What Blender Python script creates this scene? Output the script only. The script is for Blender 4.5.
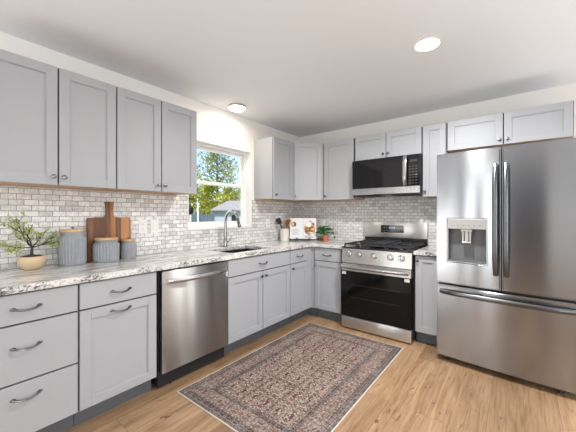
import bpy, bmesh, math, random
from mathutils import Vector, Matrix
random.seed(7)
PI = math.pi
S = bpy.context.scene
COL = S.collection
for o in list(bpy.data.objects):
    bpy.data.objects.remove(o)

# ------------------------------------------------------------ camera, world, lights, exposure
L = 3.688      # y of the back wall
HC = 2.463     # ceiling height
CT = 0.914     # counter top height
cam = bpy.data.cameras.new('camera')
cam.sensor_width = 36.0
cam.lens = 293.46 / 576 * 36
cam.shift_y = -1.71 / 576
cam.clip_start = 0.02
co = bpy.data.objects.new('camera', cam)
COL.objects.link(co)
co.location = (2.645, 0, 1.276)
co.rotation_euler = (PI / 2, 0, math.radians(37.961))
S.camera = co

S.view_settings.view_transform = 'Standard'
S.view_settings.look = 'None'
S.view_settings.exposure = 0.06
S.view_settings.gamma = 1.0
S.view_settings.use_curve_mapping = False

world = bpy.data.worlds.new('sky')
S.world = world
world.use_nodes = True
wn = world.node_tree
wn.nodes.clear()
sky = wn.nodes.new('ShaderNodeTexSky')
sky.sky_type = 'NISHITA'
sky.sun_disc = False
sky.sun_elevation = math.radians(48)
sky.sun_rotation = math.radians(165)
sky.air_density = 1.0
sky.dust_density = 1.2
sky.ozone_density = 1.2
bg = wn.nodes.new('ShaderNodeBackground')
bg.inputs['Strength'].default_value = 0.26
wo = wn.nodes.new('ShaderNodeOutputWorld')
wn.links.new(sky.outputs[0], bg.inputs[0])
wn.links.new(bg.outputs[0], wo.inputs[0])


def lamp(name, kind, loc, energy, color=(1, 1, 1), rot=(0, 0, 0), **kw):
    d = bpy.data.lights.new(name, kind)
    d.energy = energy
    d.color = color
    for k, v in kw.items():
        setattr(d, k, v)
    o = bpy.data.objects.new(name, d)
    COL.objects.link(o)
    o.location = loc
    o.rotation_euler = rot
    return o


sun = lamp('sun', 'SUN', (0, -10, 12), 5.5, (1, 0.95, 0.86), angle=math.radians(0.6))
sun.rotation_euler = Vector((-0.35, 1.0, -1.15)).to_track_quat('-Z', 'Y').to_euler()
# fill lamps at added, unseen windows; the kitchen one stands at the visible window
lamp('fill_rear', 'AREA', (0.34, -3.24, 1.10), 9, (0.97, 0.985, 1.0), (PI / 2 + 0.4, 0, 0), shape='RECTANGLE', size=0.36, size_y=1.9)
lamp('fill_rear', 'AREA', (1.03, -3.24, 1.10), 11, (0.97, 0.985, 1.0), (PI / 2 + 0.4, 0, 0), shape='RECTANGLE', size=0.40, size_y=1.9)
lamp('fill_rear_right', 'AREA', (4.75, -3.24, 1.35), 52, (0.95, 0.975, 1.0), (PI / 2 + 0.5, 0, 0), shape='RECTANGLE', size=0.95, size_y=1.45)
lamp('fill_right', 'AREA', (5.44, -0.5, 1.35), 72, (0.95, 0.975, 1.0), (PI / 2 + 0.5, 0, PI / 2), shape='RECTANGLE', size=2.3, size_y=1.4)
lamp('fill_back', 'AREA', (4.35, L + 0.05, 1.10), 62, (0.97, 0.985, 1.0), (PI / 2 + 0.4, 0, PI), shape='RECTANGLE', size=1.5, size_y=1.9)
lamp('fill_left', 'AREA', (-0.06, -1.6, 1.05), 68, (1.0, 0.985, 0.96), (PI / 2 + 0.4, 0, -PI / 2), shape='RECTANGLE', size=1.9, size_y=1.8)
lamp('daylight_kitchen', 'AREA', (-0.17, 2.175, 1.60), 5, (0.97, 0.99, 1.0), (PI / 2, 0, -PI / 2), shape='RECTANGLE', size=0.86, size_y=0.9)


# ------------------------------------------------------------ materials
def new_mat(name):
    m = bpy.data.materials.new(name)
    m.use_nodes = True
    nt = m.node_tree
    b = nt.nodes['Principled BSDF']
    return m, nt, b


def simple(name, col, rough=0.5, metal=0.0, spec=0.5, coat=0.0, bump=0.0, bscale=60, vary=0.0, vscale=8):
    m, nt, b = new_mat(name)
    b.inputs['Base Color'].default_value = (*col, 1)
    b.inputs['Roughness'].default_value = rough
    b.inputs['Metallic'].default_value = metal
    b.inputs['Specular IOR Level'].default_value = spec
    b.inputs['Coat Weight'].default_value = coat
    N, K = nt.nodes.new, nt.links.new
    tc = N('ShaderNodeTexCoord')
    if vary:
        nz = N('ShaderNodeTexNoise')
        nz.inputs['Scale'].default_value = vscale
        nz.inputs['Detail'].default_value = 4
        K(tc.outputs['Object'], nz.inputs['Vector'])
        mx = N('ShaderNodeMix')
        mx.data_type = 'RGBA'
        mx.inputs['A'].default_value = (*[c * (1 - vary) for c in col], 1)
        mx.inputs['B'].default_value = (*[min(1, c * (1 + vary)) for c in col], 1)
        K(nz.outputs['Fac'], mx.inputs['Factor'])
        K(mx.outputs['Result'], b.inputs['Base Color'])
    if bump:
        nz = N('ShaderNodeTexNoise')
        nz.inputs['Scale'].default_value = bscale
        K(tc.outputs['Object'], nz.inputs['Vector'])
        bp = N('ShaderNodeBump')
        bp.inputs['Strength'].default_value = bump
        bp.inputs['Distance'].default_value = 0.002
        K(nz.outputs['Fac'], bp.inputs['Height'])
        K(bp.outputs['Normal'], b.inputs['Normal'])
    return m


def ramp(nt, stops, interp='LINEAR'):
    r = nt.nodes.new('ShaderNodeValToRGB')
    cr = r.color_ramp
    cr.interpolation = interp
    while len(cr.elements) < len(stops):
        cr.elements.new(0.5)
    for e, (p, c) in zip(cr.elements, stops):
        e.position = p
        e.color = (*c, 1) if len(c) == 3 else c
    return r


def math_node(nt, op, a, b=None, c=None):
    n = nt.nodes.new('ShaderNodeMath')
    n.operation = op
    for i, v in enumerate((a, b, c)):
        if v is None:
            continue
        if isinstance(v, (int, float)):
            n.inputs[i].default_value = v
        else:
            nt.links.new(v, n.inputs[i])
    return n.outputs[0]


def mixc(nt, fac, a, b, blend='MIX'):
    n = nt.nodes.new('ShaderNodeMix')
    n.data_type = 'RGBA'
    n.blend_type = blend
    for key, v in (('Factor', fac), ('A', a), ('B', b)):
        if isinstance(v, (int, float)):
            n.inputs[key].default_value = v
        elif isinstance(v, tuple):
            n.inputs[key].default_value = (*v, 1)
        else:
            nt.links.new(v, n.inputs[key])
    return n.outputs['Result']


def noise(nt, vec, scale, detail=4, rough=0.5, dist=0.0):
    n = nt.nodes.new('ShaderNodeTexNoise')
    n.inputs['Scale'].default_value = scale
    n.inputs['Detail'].default_value = detail
    n.inputs['Roughness'].default_value = rough
    n.inputs['Distortion'].default_value = dist
    if vec is not None:
        nt.links.new(vec, n.inputs['Vector'])
    return n


def mapped(nt, out, loc=(0, 0, 0), rot=(0, 0, 0), scale=(1, 1, 1)):
    n = nt.nodes.new('ShaderNodeMapping')
    n.inputs['Location'].default_value = loc
    n.inputs['Rotation'].default_value = rot
    n.inputs['Scale'].default_value = scale
    nt.links.new(out, n.inputs['Vector'])
    return n.outputs[0]


def obj_coord(nt):
    return nt.nodes.new('ShaderNodeTexCoord').outputs['Object']


def tile_mat(name, plane):
    """white and grey marble subway mosaic; plane 'x' = left wall, 'y' = back wall"""
    m, nt, b = new_mat(name)
    K = nt.links.new
    oc = obj_coord(nt)
    sp = nt.nodes.new('ShaderNodeSeparateXYZ')
    K(oc, sp.inputs[0])
    cb = nt.nodes.new('ShaderNodeCombineXYZ')
    K(sp.outputs['Y' if plane == 'x' else 'X'], cb.inputs[0])
    K(math_node(nt, 'SUBTRACT', sp.outputs['Z'], CT), cb.inputs[1])
    br = nt.nodes.new('ShaderNodeTexBrick')
    br.offset = 0.5
    br.inputs['Scale'].default_value = 1.0
    br.inputs['Brick Width'].default_value = 0.0780
    br.inputs['Row Height'].default_value = 0.0385
    br.inputs['Mortar Size'].default_value = 0.0020
    br.inputs['Mortar Smooth'].default_value = 0.1
    br.inputs['Color1'].default_value = (0, 0, 0, 1)
    br.inputs['Color2'].default_value = (1, 1, 1, 1)
    br.inputs['Mortar'].default_value = (0.5, 0.5, 0.5, 1)
    K(cb.outputs[0], br.inputs['Vector'])
    tone = ramp(nt, [(0.0, (0.60, 0.585, 0.575)), (0.18, (0.72, 0.705, 0.69)), (0.5, (0.80, 0.79, 0.78)), (1.0, (0.87, 0.865, 0.855))])
    K(br.outputs['Color'], tone.inputs[0])
    # veins shift from tile to tile
    off = nt.nodes.new('ShaderNodeVectorMath')
    off.operation = 'ADD'
    K(oc, off.inputs[0])
    sc = nt.nodes.new('ShaderNodeVectorMath')
    sc.operation = 'SCALE'
    K(br.outputs['Color'], sc.inputs[0])
    sc.inputs['Scale'].default_value = 3.0
    K(sc.outputs[0], off.inputs[1])
    vn = noise(nt, off.outputs[0], 9, 6, 0.6, 1.4)
    vr = ramp(nt, [(0.44, (1, 1, 1)), (0.50, (0.55, 0.54, 0.55)), (0.56, (1, 1, 1))])
    K(vn.outputs['Fac'], vr.inputs[0])
    c = mixc(nt, 0.5, tone.outputs[0], vr.outputs[0], 'MULTIPLY')
    c = mixc(nt, br.outputs['Fac'], c, (0.27, 0.26, 0.255))
    K(c, b.inputs['Base Color'])
    rg = math_node(nt, 'MULTIPLY_ADD', br.outputs['Fac'], 0.5, 0.28)
    K(rg, b.inputs['Roughness'])
    bp = nt.nodes.new('ShaderNodeBump')
    bp.inputs['Strength'].default_value = 0.5
    bp.inputs['Distance'].default_value = 0.0015
    K(math_node(nt, 'SUBTRACT', 1.0, br.outputs['Fac']), bp.inputs['Height'])
    K(bp.outputs['Normal'], b.inputs['Normal'])
    return m


def floor_mat():
    m, nt, b = new_mat('oak_plank_floor')
    K = nt.links.new
    oc = obj_coord(nt)
    v = mapped(nt, oc, rot=(0, 0, PI / 2), loc=(0.33, 0.05, 0))
    br = nt.nodes.new('ShaderNodeTexBrick')
    br.offset = 0.37
    br.inputs['Scale'].default_value = 1.0
    br.inputs['Brick Width'].default_value = 1.22
    br.inputs['Row Height'].default_value = 0.182
    br.inputs['Mortar Size'].default_value = 0.0011
    br.inputs['Mortar Smooth'].default_value = 0.0
    br.inputs['Color1'].default_value = (0, 0, 0, 1)
    br.inputs['Color2'].default_value = (1, 1, 1, 1)
    br.inputs['Mortar'].default_value = (0.5, 0.5, 0.5, 1)
    K(v, br.inputs['Vector'])
    off = nt.nodes.new('ShaderNodeVectorMath')
    off.operation = 'ADD'
    sc = nt.nodes.new('ShaderNodeVectorMath')
    sc.operation = 'SCALE'
    sc.inputs['Scale'].default_value = 7.0
    K(br.outputs['Color'], sc.inputs[0])
    K(oc, off.inputs[0])
    K(sc.outputs[0], off.inputs[1])
    # broad figure and fine grain, both stretched along the planks (y)
    fig = noise(nt, mapped(nt, off.outputs[0], scale=(9, 1.1, 1)), 1.0, 5, 0.6, 1.6)
    fine = noise(nt, mapped(nt, off.outputs[0], scale=(90, 4, 1)), 1.0, 5, 0.65, 0.4)
    base = ramp(nt, [(0.25, (0.21, 0.122, 0.063)), (0.42, (0.35, 0.218, 0.120)), (0.6, (0.425, 0.28, 0.163)), (0.78, (0.49, 0.34, 0.215))])
    K(fig.outputs['Fac'], base.inputs[0])
    plank = ramp(nt, [(0.0, (0.66, 0.62, 0.58)), (0.35, (0.92, 0.9, 0.88)), (1.0, (1.12, 1.1, 1.08))])
    K(br.outputs['Color'], plank.inputs[0])
    c = mixc(nt, 1.0, base.outputs[0], plank.outputs[0], 'MULTIPLY')
    gr = ramp(nt, [(0.34, (0.60, 0.55, 0.50)), (0.54, (1, 1, 1))])
    K(fine.outputs['Fac'], gr.inputs[0])
    c = mixc(nt, 0.75, c, gr.outputs[0], 'MULTIPLY')
    kn = noise(nt, mapped(nt, off.outputs[0], scale=(13, 3.6, 1)), 1.0, 3, 0.55, 2.2)
    kr = ramp(nt, [(0.655, (0, 0, 0)), (0.70, (1, 1, 1))])
    K(kn.outputs['Fac'], kr.inputs[0])
    c = mixc(nt, math_node(nt, 'MULTIPLY', kr.outputs[0], 0.8), c, (0.10, 0.052, 0.026))
    c = mixc(nt, math_node(nt, 'MULTIPLY', br.outputs['Fac'], 0.75), c, (0.12, 0.07, 0.04))
    K(c, b.inputs['Base Color'])
    b.inputs['Roughness'].default_value = 0.42
    bp = nt.nodes.new('ShaderNodeBump')
    bp.inputs['Strength'].default_value = 0.15
    bp.inputs['Distance'].default_value = 0.001
    K(fine.outputs['Fac'], bp.inputs['Height'])
    K(bp.outputs['Normal'], b.inputs['Normal'])
    return m


def granite_mat():
    m, nt, b = new_mat('white_grey_granite')
    K = nt.links.new
    oc = obj_coord(nt)
    big = noise(nt, mapped(nt, oc, rot=(0, 0, 0.5), scale=(2.6, 0.9, 2)), 2.6, 7, 0.62, 1.6)
    base = ramp(nt, [(0.30, (0.30, 0.30, 0.31)), (0.42, (0.56, 0.56, 0.56)), (0.52, (0.78, 0.775, 0.76)), (0.64, (0.84, 0.83, 0.81)), (0.74, (0.50, 0.49, 0.48))])
    K(big.outputs['Fac'], base.inputs[0])
    vn = noise(nt, mapped(nt, oc, rot=(0, 0, 0.35), scale=(5, 1.5, 4)), 2.2, 8, 0.68, 2.4)
    vr = ramp(nt, [(0.47, (1, 1, 1)), (0.5, (0.40, 0.40, 0.41)), (0.53, (1, 1, 1))])
    K(vn.outputs['Fac'], vr.inputs[0])
    c = mixc(nt, 0.75, base.outputs[0], vr.outputs[0], 'MULTIPLY')
    spk = noise(nt, oc, 55, 4, 0.7)
    clus = noise(nt, oc, 7, 3, 0.6)
    sm = math_node(nt, 'ADD', spk.outputs['Fac'], math_node(nt, 'MULTIPLY', clus.outputs['Fac'], 0.45))
    sr = ramp(nt, [(0.86, (0, 0, 0)), (0.91, (1, 1, 1))])
    K(sm, sr.inputs[0])
    c = mixc(nt, math_node(nt, 'MULTIPLY', sr.outputs[0], 0.9), c, (0.045, 0.042, 0.045))
    K(c, b.inputs['Base Color'])
    b.inputs['Roughness'].default_value = 0.14
    return m


def granite_edge_mat():
    m, nt, b = new_mat('chiselled_granite_edge')
    K = nt.links.new
    oc = obj_coord(nt)
    n1 = noise(nt, mapped(nt, oc, scale=(1, 1, 1.6)), 60, 5, 0.7, 0.8)
    n2 = noise(nt, oc, 5, 3, 0.6)
    s = math_node(nt, 'ADD', math_node(nt, 'MULTIPLY', n1.outputs['Fac'], 0.75), math_node(nt, 'MULTIPLY', n2.outputs['Fac'], 0.35))
    r = ramp(nt, [(0.46, (0.80, 0.79, 0.77)), (0.56, (0.62, 0.61, 0.59)), (0.61, (0.25, 0.24, 0.23)), (0.66, (0.05, 0.048, 0.045))])
    K(s, r.inputs[0])
    K(r.outputs[0], b.inputs['Base Color'])
    b.inputs['Roughness'].default_value = 0.35
    bp = nt.nodes.new('ShaderNodeBump')
    bp.inputs['Strength'].default_value = 0.8
    bp.inputs['Distance'].default_value = 0.002
    K(n1.outputs['Fac'], bp.inputs['Height'])
    K(bp.outputs['Normal'], b.inputs['Normal'])
    return m


def steel_mat(name, col=(0.46, 0.47, 0.49), rough=0.28, aniso=0.85, axis='Z'):
    m, nt, b = new_mat(name)
    b.inputs['Metallic'].default_value = 1.0
    b.inputs['Base Color'].default_value = (*col, 1)
    b.inputs['Roughness'].default_value = rough
    b.inputs['Anisotropic'].default_value = aniso
    b.inputs['Anisotropic Rotation'].default_value = 0.25
    tg = nt.nodes.new('ShaderNodeTangent')
    tg.direction_type = 'RADIAL'
    tg.axis = axis
    nt.links.new(tg.outputs[0], b.inputs['Tangent'])
    return m


def wood_mat(name, c1, c2, axis='z', scale=1.0, strips=None, rough=0.5):
    m, nt, b = new_mat(name)
    K = nt.links.new
    oc = obj_coord(nt)
    st = {'x': (1.5, 26, 26), 'y': (26, 1.5, 26), 'z': (26, 26, 1.5)}[axis]
    g = noise(nt, mapped(nt, oc, scale=tuple(s * scale for s in st)), 1.0, 6, 0.65, 1.2)
    r = ramp(nt, [(0.3, c1), (0.68, c2)])
    K(g.outputs['Fac'], r.inputs[0])
    c = r.outputs[0]
    if strips:
        sp = nt.nodes.new('ShaderNodeSeparateXYZ')
        K(oc, sp.inputs[0])
        fl = math_node(nt, 'FLOOR', math_node(nt, 'MULTIPLY', sp.outputs['X'], 1 / strips))
        wn_ = nt.nodes.new('ShaderNodeTexWhiteNoise')
        wn_.noise_dimensions = '1D'
        K(fl, wn_.inputs['W'])
        tr = ramp(nt, [(0, (0.30, 0.26, 0.24)), (0.45, (0.85, 0.8, 0.75)), (1, (1.6, 1.55, 1.45))])
        K(wn_.outputs['Value'], tr.inputs[0])
        c = mixc(nt, 1.0, c, tr.outputs[0], 'MULTIPLY')
    K(c, b.inputs['Base Color'])
    b.inputs['Roughness'].default_value = rough
    return m


def rug_mat(hw, hl):
    """distressed Persian-type rug; object coords from the rug's centre, motifs mirrored in repeating cells"""
    m, nt, b = new_mat('distressed_persian_rug')
    K = nt.links.new
    oc = obj_coord(nt)
    sp = nt.nodes.new('ShaderNodeSeparateXYZ')
    K(oc, sp.inputs[0])
    ax = math_node(nt, 'ABSOLUTE', sp.outputs['X'])
    ay = math_node(nt, 'ABSOLUTE', sp.outputs['Y'])

    def fold(tx, ty, seed):
        cb = nt.nodes.new('ShaderNodeCombineXYZ')
        K(math_node(nt, 'PINGPONG', ax, tx), cb.inputs[0])
        K(math_node(nt, 'PINGPONG', ay, ty), cb.inputs[1])
        cb.inputs[2].default_value = seed
        return cb.outputs[0]

    def motif(vec, scale, stops, dark):
        n = noise(nt, vec, scale, 3, 0.55, 1.0)
        r = ramp(nt, stops, 'CONSTANT')
        K(n.outputs['Fac'], r.inputs[0])
        n2 = noise(nt, vec, scale * 1.7, 2, 0.5, 1.5)
        ln = math_node(nt, 'ABSOLUTE', math_node(nt, 'SUBTRACT', n2.outputs['Fac'], 0.5))
        lr = ramp(nt, [(0.022, (1, 1, 1)), (0.040, (0, 0, 0))])
        K(ln, lr.inputs[0])
        return mixc(nt, math_node(nt, 'MULTIPLY', lr.outputs[0], 0.85), r.outputs[0], dark)
    navy, rust, cream, tan, gry = (0.028, 0.024, 0.028), (0.20, 0.082, 0.052), (0.52, 0.445, 0.39), (0.29, 0.19, 0.148), (0.15, 0.125, 0.12)
    field = motif(fold(0.108, 0.092, 0.3), 30, [(0.0, navy), (0.36, rust), (0.43, tan), (0.49, cream), (0.57, rust), (0.62, gry), (0.68, cream)], navy)
    bord = motif(fold(0.052, 0.052, 1.7), 34, [(0.0, navy), (0.36, gry), (0.43, rust), (0.48, tan), (0.54, cream), (0.60, gry), (0.67, rust)], navy)
    edge = motif(fold(0.030, 0.030, 2.9), 40, [(0.0, navy), (0.42, gry), (0.54, tan), (0.62, cream)], navy)
    # distance to the edge picks field, main border or guard stripes
    d = math_node(nt, 'MINIMUM', math_node(nt, 'SUBTRACT', hw, ax), math_node(nt, 'SUBTRACT', hl, ay))
    c = mixc(nt, math_node(nt, 'LESS_THAN', d, 0.205), field, edge)
    c = mixc(nt, math_node(nt, 'LESS_THAN', d, 0.172), c, mixc(nt, 0.7, field, bord))
    c = mixc(nt, math_node(nt, 'LESS_THAN', d, 0.068), c, edge)
    for lo, hi, col in ((0.030, 0.036, cream), (0.063, 0.069, navy), (0.170, 0.176, navy), (0.202, 0.208, cream)):
        inb = math_node(nt, 'MULTIPLY', math_node(nt, 'GREATER_THAN', d, lo), math_node(nt, 'LESS_THAN', d, hi))
        c = mixc(nt, math_node(nt, 'MULTIPLY', inb, 0.35), c, col)
    c = mixc(nt, math_node(nt, 'MULTIPLY', math_node(nt, 'LESS_THAN', d, 0.030), 0.5), c, (0.14, 0.12, 0.12))
    # worn pile: pale abrasion in patches, darker flecks
    patch = noise(nt, oc, 5, 3, 0.6)
    fine = noise(nt, oc, 60, 4, 0.75, 0.8)
    w_ = math_node(nt, 'ADD', math_node(nt, 'MULTIPLY', fine.outputs['Fac'], 0.8), math_node(nt, 'MULTIPLY', patch.outputs['Fac'], 0.4))
    wr = ramp(nt, [(0.58, (0, 0, 0)), (0.72, (1, 1, 1))])
    K(w_, wr.inputs[0])
    c = mixc(nt, math_node(nt, 'MULTIPLY', wr.outputs[0], 0.4), c, (0.52, 0.44, 0.39))
    dk = noise(nt, mapped(nt, oc, loc=(3, 1, 0)), 46, 4, 0.72, 1.0)
    dr = ramp(nt, [(0.50, (0, 0, 0)), (0.58, (1, 1, 1))])
    K(dk.outputs['Fac'], dr.inputs[0])
    c = mixc(nt, math_node(nt, 'MULTIPLY', dr.outputs[0], 0.62), c, (0.055, 0.040, 0.040))
    K(c, b.inputs['Base Color'])
    b.inputs['Roughness'].default_value = 0.95
    b.inputs['Specular IOR Level'].default_value = 0.1
    bp = nt.nodes.new('ShaderNodeBump')
    bp.inputs['Strength'].default_value = 0.4
    bp.inputs['Distance'].default_value = 0.002
    K(dk.outputs['Fac'], bp.inputs['Height'])
    K(bp.outputs['Normal'], b.inputs['Normal'])
    return m


def leaf_mat(name, c1, c2, scale=30, trans=0.25):
    m, nt, b = new_mat(name)
    K = nt.links.new
    oc = obj_coord(nt)
    n = noise(nt, oc, scale, 2, 0.5)
    r = ramp(nt, [(0.35, c1), (0.65, c2)])
    K(n.outputs['Fac'], r.inputs[0])
    K(r.outputs[0], b.inputs['Base Color'])
    b.inputs['Roughness'].default_value = 0.5
    tr = nt.nodes.new('ShaderNodeBsdfTranslucent')
    K(r.outputs[0], tr.inputs[0])
    mx = nt.nodes.new('ShaderNodeMixShader')
    mx.inputs[0].default_value = trans
    out = nt.nodes['Material Output']
    K(b.outputs[0], mx.inputs[1])
    K(tr.outputs[0], mx.inputs[2])
    K(mx.outputs[0], out.inputs[0])
    return m


def glass_mat():
    m, nt, b = new_mat('window_glass')
    K = nt.links.new
    nt.nodes.remove(b)
    t = nt.nodes.new('ShaderNodeBsdfTransparent')
    t.inputs[0].default_value = (0.97, 0.98, 0.98, 1)
    g = nt.nodes.new('ShaderNodeBsdfGlossy')
    g.inputs['Roughness'].default_value = 0.02
    f = nt.nodes.new('ShaderNodeFresnel')
    f.inputs['IOR'].default_value = 1.35
    mx = nt.nodes.new('ShaderNodeMixShader')
    K(f.outputs[0], mx.inputs[0])
    K(t.outputs[0], mx.inputs[1])
    K(g.outputs[0], mx.inputs[2])
    K(mx.outputs[0], nt.nodes['Material Output'].inputs[0])
    return m


def emit_mat(name, col, strength):
    m, nt, b = new_mat(name)
    b.inputs['Base Color'].default_value = (*col, 1)
    b.inputs['Emission Color'].default_value = (*col, 1)
    b.inputs['Emission Strength'].default_value = strength
    return m


def food_mat(name, seed):
    m, nt, b = new_mat(name)
    K = nt.links.new
    oc = mapped(nt, obj_coord(nt), loc=(seed, seed * 2, 0))
    v = nt.nodes.new('ShaderNodeTexVoronoi')
    v.inputs['Scale'].default_value = 34
    K(oc, v.inputs['Vector'])
    sc = nt.nodes.new('ShaderNodeSeparateColor')
    K(v.outputs['Color'], sc.inputs[0])
    r = ramp(nt, [(0, (0.20, 0.07, 0.03)), (0.3, (0.55, 0.30, 0.09)), (0.55, (0.72, 0.50, 0.20)), (0.75, (0.30, 0.13, 0.05)), (0.9, (0.8, 0.72, 0.55))], 'CONSTANT')
    K(sc.outputs[0], r.inputs[0])
    K(r.outputs[0], b.inputs['Base Color'])
    b.inputs['Roughness'].default_value = 0.4
    return m


M = {}
M['wall'] = simple('warm_white_wall_paint', (0.88, 0.86, 0.83), 0.7, bump=0.08, bscale=120)
M['reflect_grey'] = simple('reflection_contrast_grey', (0.22, 0.22, 0.23), 0.7)  # unseen rear wall darkened for contrast in the steel reflections
M['ceiling'] = simple('white_ceiling_paint', (0.84, 0.855, 0.885), 0.8, bump=0.06, bscale=90)
M['floor'] = floor_mat()
M['tile_x'] = tile_mat('marble_subway_tile_left', 'x')
M['tile_y'] = tile_mat('marble_subway_tile_back', 'y')
M['cab'] = simple('light_grey_cabinet_paint', (0.405, 0.417, 0.442), 0.42, spec=0.4)
M['gap_shade'] = simple('painted_gap_shade', (0.035, 0.036, 0.04), 0.7)  # near-black standing in for shade in the gaps between fronts
M['toe'] = simple('shaded_toe_kick_grey', (0.115, 0.125, 0.138), 0.5)  # cabinet grey darkened for the shade of the recess
M['cabwood'] = wood_mat('maple_underside', (0.42, 0.24, 0.11), (0.58, 0.36, 0.19), 'x')
M['granite'] = granite_mat()
M['edge'] = granite_edge_mat()
M['steel'] = steel_mat('brushed_stainless_steel')
M['steel_f'] = steel_mat('fridge_stainless_steel', (0.37, 0.385, 0.41), 0.18, 0.95)
M['steel_w'] = steel_mat('dishwasher_stainless_steel', (0.47, 0.465, 0.46), 0.29, 0.97)
M['steel_p'] = simple('pale_satin_steel', (0.42, 0.41, 0.40), 0.4, 1.0)
M['steel_r'] = steel_mat('range_stainless_steel', (0.64, 0.63, 0.615), 0.30)
M['steel_d'] = steel_mat('darker_stainless_steel', (0.15, 0.155, 0.165), 0.26)
M['steel_s'] = simple('satin_stainless_bar', (0.55, 0.55, 0.56), 0.22, 1.0)
M['nickel'] = simple('pewter_hardware', (0.21, 0.21, 0.215), 0.26, 1.0)
M['chrome'] = simple('brushed_nickel_faucet', (0.36, 0.35, 0.335), 0.25, 1.0)
M['blackglass'] = simple('black_glass', (0.006, 0.006, 0.007), 0.04, spec=0.42)
M['ovenglass'] = simple('oven_window_glass', (0.004, 0.004, 0.004), 0.06, spec=0.35)
M['rack'] = simple('dim_wire_rack', (0.032, 0.032, 0.032), 0.4)
M['black'] = simple('black_enamel', (0.014, 0.014, 0.015), 0.22)
M['blackmatte'] = simple('matte_black', (0.012, 0.012, 0.013), 0.6)
M['iron'] = simple('cast_iron', (0.022, 0.022, 0.024), 0.55, bump=0.3, bscale=200)
M['sink'] = simple('black_composite_sink', (0.015, 0.015, 0.017), 0.35)
M['dispgrey'] = simple('dispenser_grey_plastic', (0.11, 0.113, 0.12), 0.35)
M['fridgeside'] = simple('grey_fridge_case', (0.20, 0.20, 0.205), 0.4)
M['white'] = simple('white_vinyl', (0.84, 0.84, 0.83), 0.4)
M['plate'] = simple('white_switch_plate', (0.82, 0.82, 0.80), 0.35)
M['slot'] = simple('dark_slot', (0.05, 0.05, 0.05), 0.6)
M['glass'] = glass_mat()
M['bright'] = emit_mat('lit_light_lens', (1.0, 0.99, 0.97), 14.0)
M['warmbright'] = emit_mat('lit_frosted_glass', (1.0, 0.93, 0.82), 9.0)
M['digit'] = emit_mat('display_digits', (0.25, 0.34, 0.42), 0.6)
M['canister'] = simple('grey_blue_stoneware', (0.29, 0.305, 0.33), 0.3, vary=0.12, vscale=25)
M['lidwood'] = wood_mat('acacia_lid', (0.50, 0.30, 0.14), (0.74, 0.53, 0.30), 'x')
M['knobwood'] = wood_mat('dark_wood_knob', (0.20, 0.08, 0.035), (0.36, 0.17, 0.08), 'z')
M['board'] = wood_mat('acacia_cutting_board', (0.17, 0.065, 0.027), (0.46, 0.225, 0.10), 'z', 1.0, strips=0.041)
M['bowl'] = simple('beige_ceramic', (0.66, 0.50, 0.31), 0.45, vary=0.1, vscale=12)
M['soil'] = simple('dark_soil', (0.035, 0.022, 0.014), 0.95, bump=0.8, bscale=90)
M['bark'] = simple('dark_bark', (0.055, 0.038, 0.028), 0.85, bump=0.6, bscale=80)
M['bonsai'] = leaf_mat('bonsai_leaves', (0.27, 0.38, 0.08), (0.58, 0.66, 0.25), 40)
M['basil'] = leaf_mat('basil_leaves', (0.03, 0.14, 0.022), (0.11, 0.32, 0.06), 50)
M['terracotta'] = simple('terracotta_clay', (0.56, 0.205, 0.10), 0.7, vary=0.12, vscale=30)
M['crock'] = simple('cream_ceramic', (0.80, 0.755, 0.68), 0.35)
M['utwood'] = wood_mat('utensil_wood', (0.36, 0.20, 0.10), (0.58, 0.37, 0.21), 'z')
M['utdark'] = wood_mat('walnut_utensil', (0.07, 0.028, 0.012), (0.16, 0.07, 0.03), 'z')
M['page'] = simple('white_book_page', (0.82, 0.82, 0.83), 0.5)
M['food'] = food_mat('printed_food_photograph', 0.0)
M['food2'] = food_mat('printed_small_food_photograph', 1.7)
M['greymark'] = simple('grey_key_print', (0.30, 0.31, 0.33), 0.5)
M['ink'] = simple('grey_print', (0.12, 0.12, 0.14), 0.6)
M['wire'] = simple('black_iron_wire', (0.012, 0.012, 0.012), 0.4)
M['dishwood'] = wood_mat('brown_wood_dish', (0.12, 0.05, 0.02), (0.25, 0.12, 0.05), 'x')
M['door'] = simple('added_door_paint', (0.05, 0.06, 0.08), 0.4)  # dark tone for the added door mirrored in the fridge
M['bind'] = simple('cream_rug_binding', (0.62, 0.56, 0.48), 0.9)
M['grass'] = simple('lawn_grass', (0.16, 0.24, 0.07), 0.95, vary=0.4, vscale=3)
M['fence'] = simple('blue_grey_fence_boards', (0.17, 0.205, 0.245), 0.8, vary=0.2, vscale=4)
M['siding'] = simple('pale_blue_siding', (0.42, 0.48, 0.55), 0.7)
M['roof'] = simple('grey_shingles', (0.30, 0.29, 0.29), 0.9, vary=0.15, vscale=14)  # grey base colour with random variation
M['pole'] = simple('pale_painted_pole', (0.75, 0.76, 0.76), 0.6)
M['pine'] = leaf_mat('yellow_green_pine_needles', (0.16, 0.21, 0.05), (0.55, 0.56, 0.16), 1.6, 0.3)  # yellow-green varying at random through the crown
M['maple'] = leaf_mat('yellow_green_leaves', (0.17, 0.24, 0.02), (0.62, 0.58, 0.07), 1.3, 0.35)
M['trunk'] = simple('grey_brown_bark', (0.16, 0.11, 0.075), 0.9, bump=0.6, bscale=20)


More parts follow.
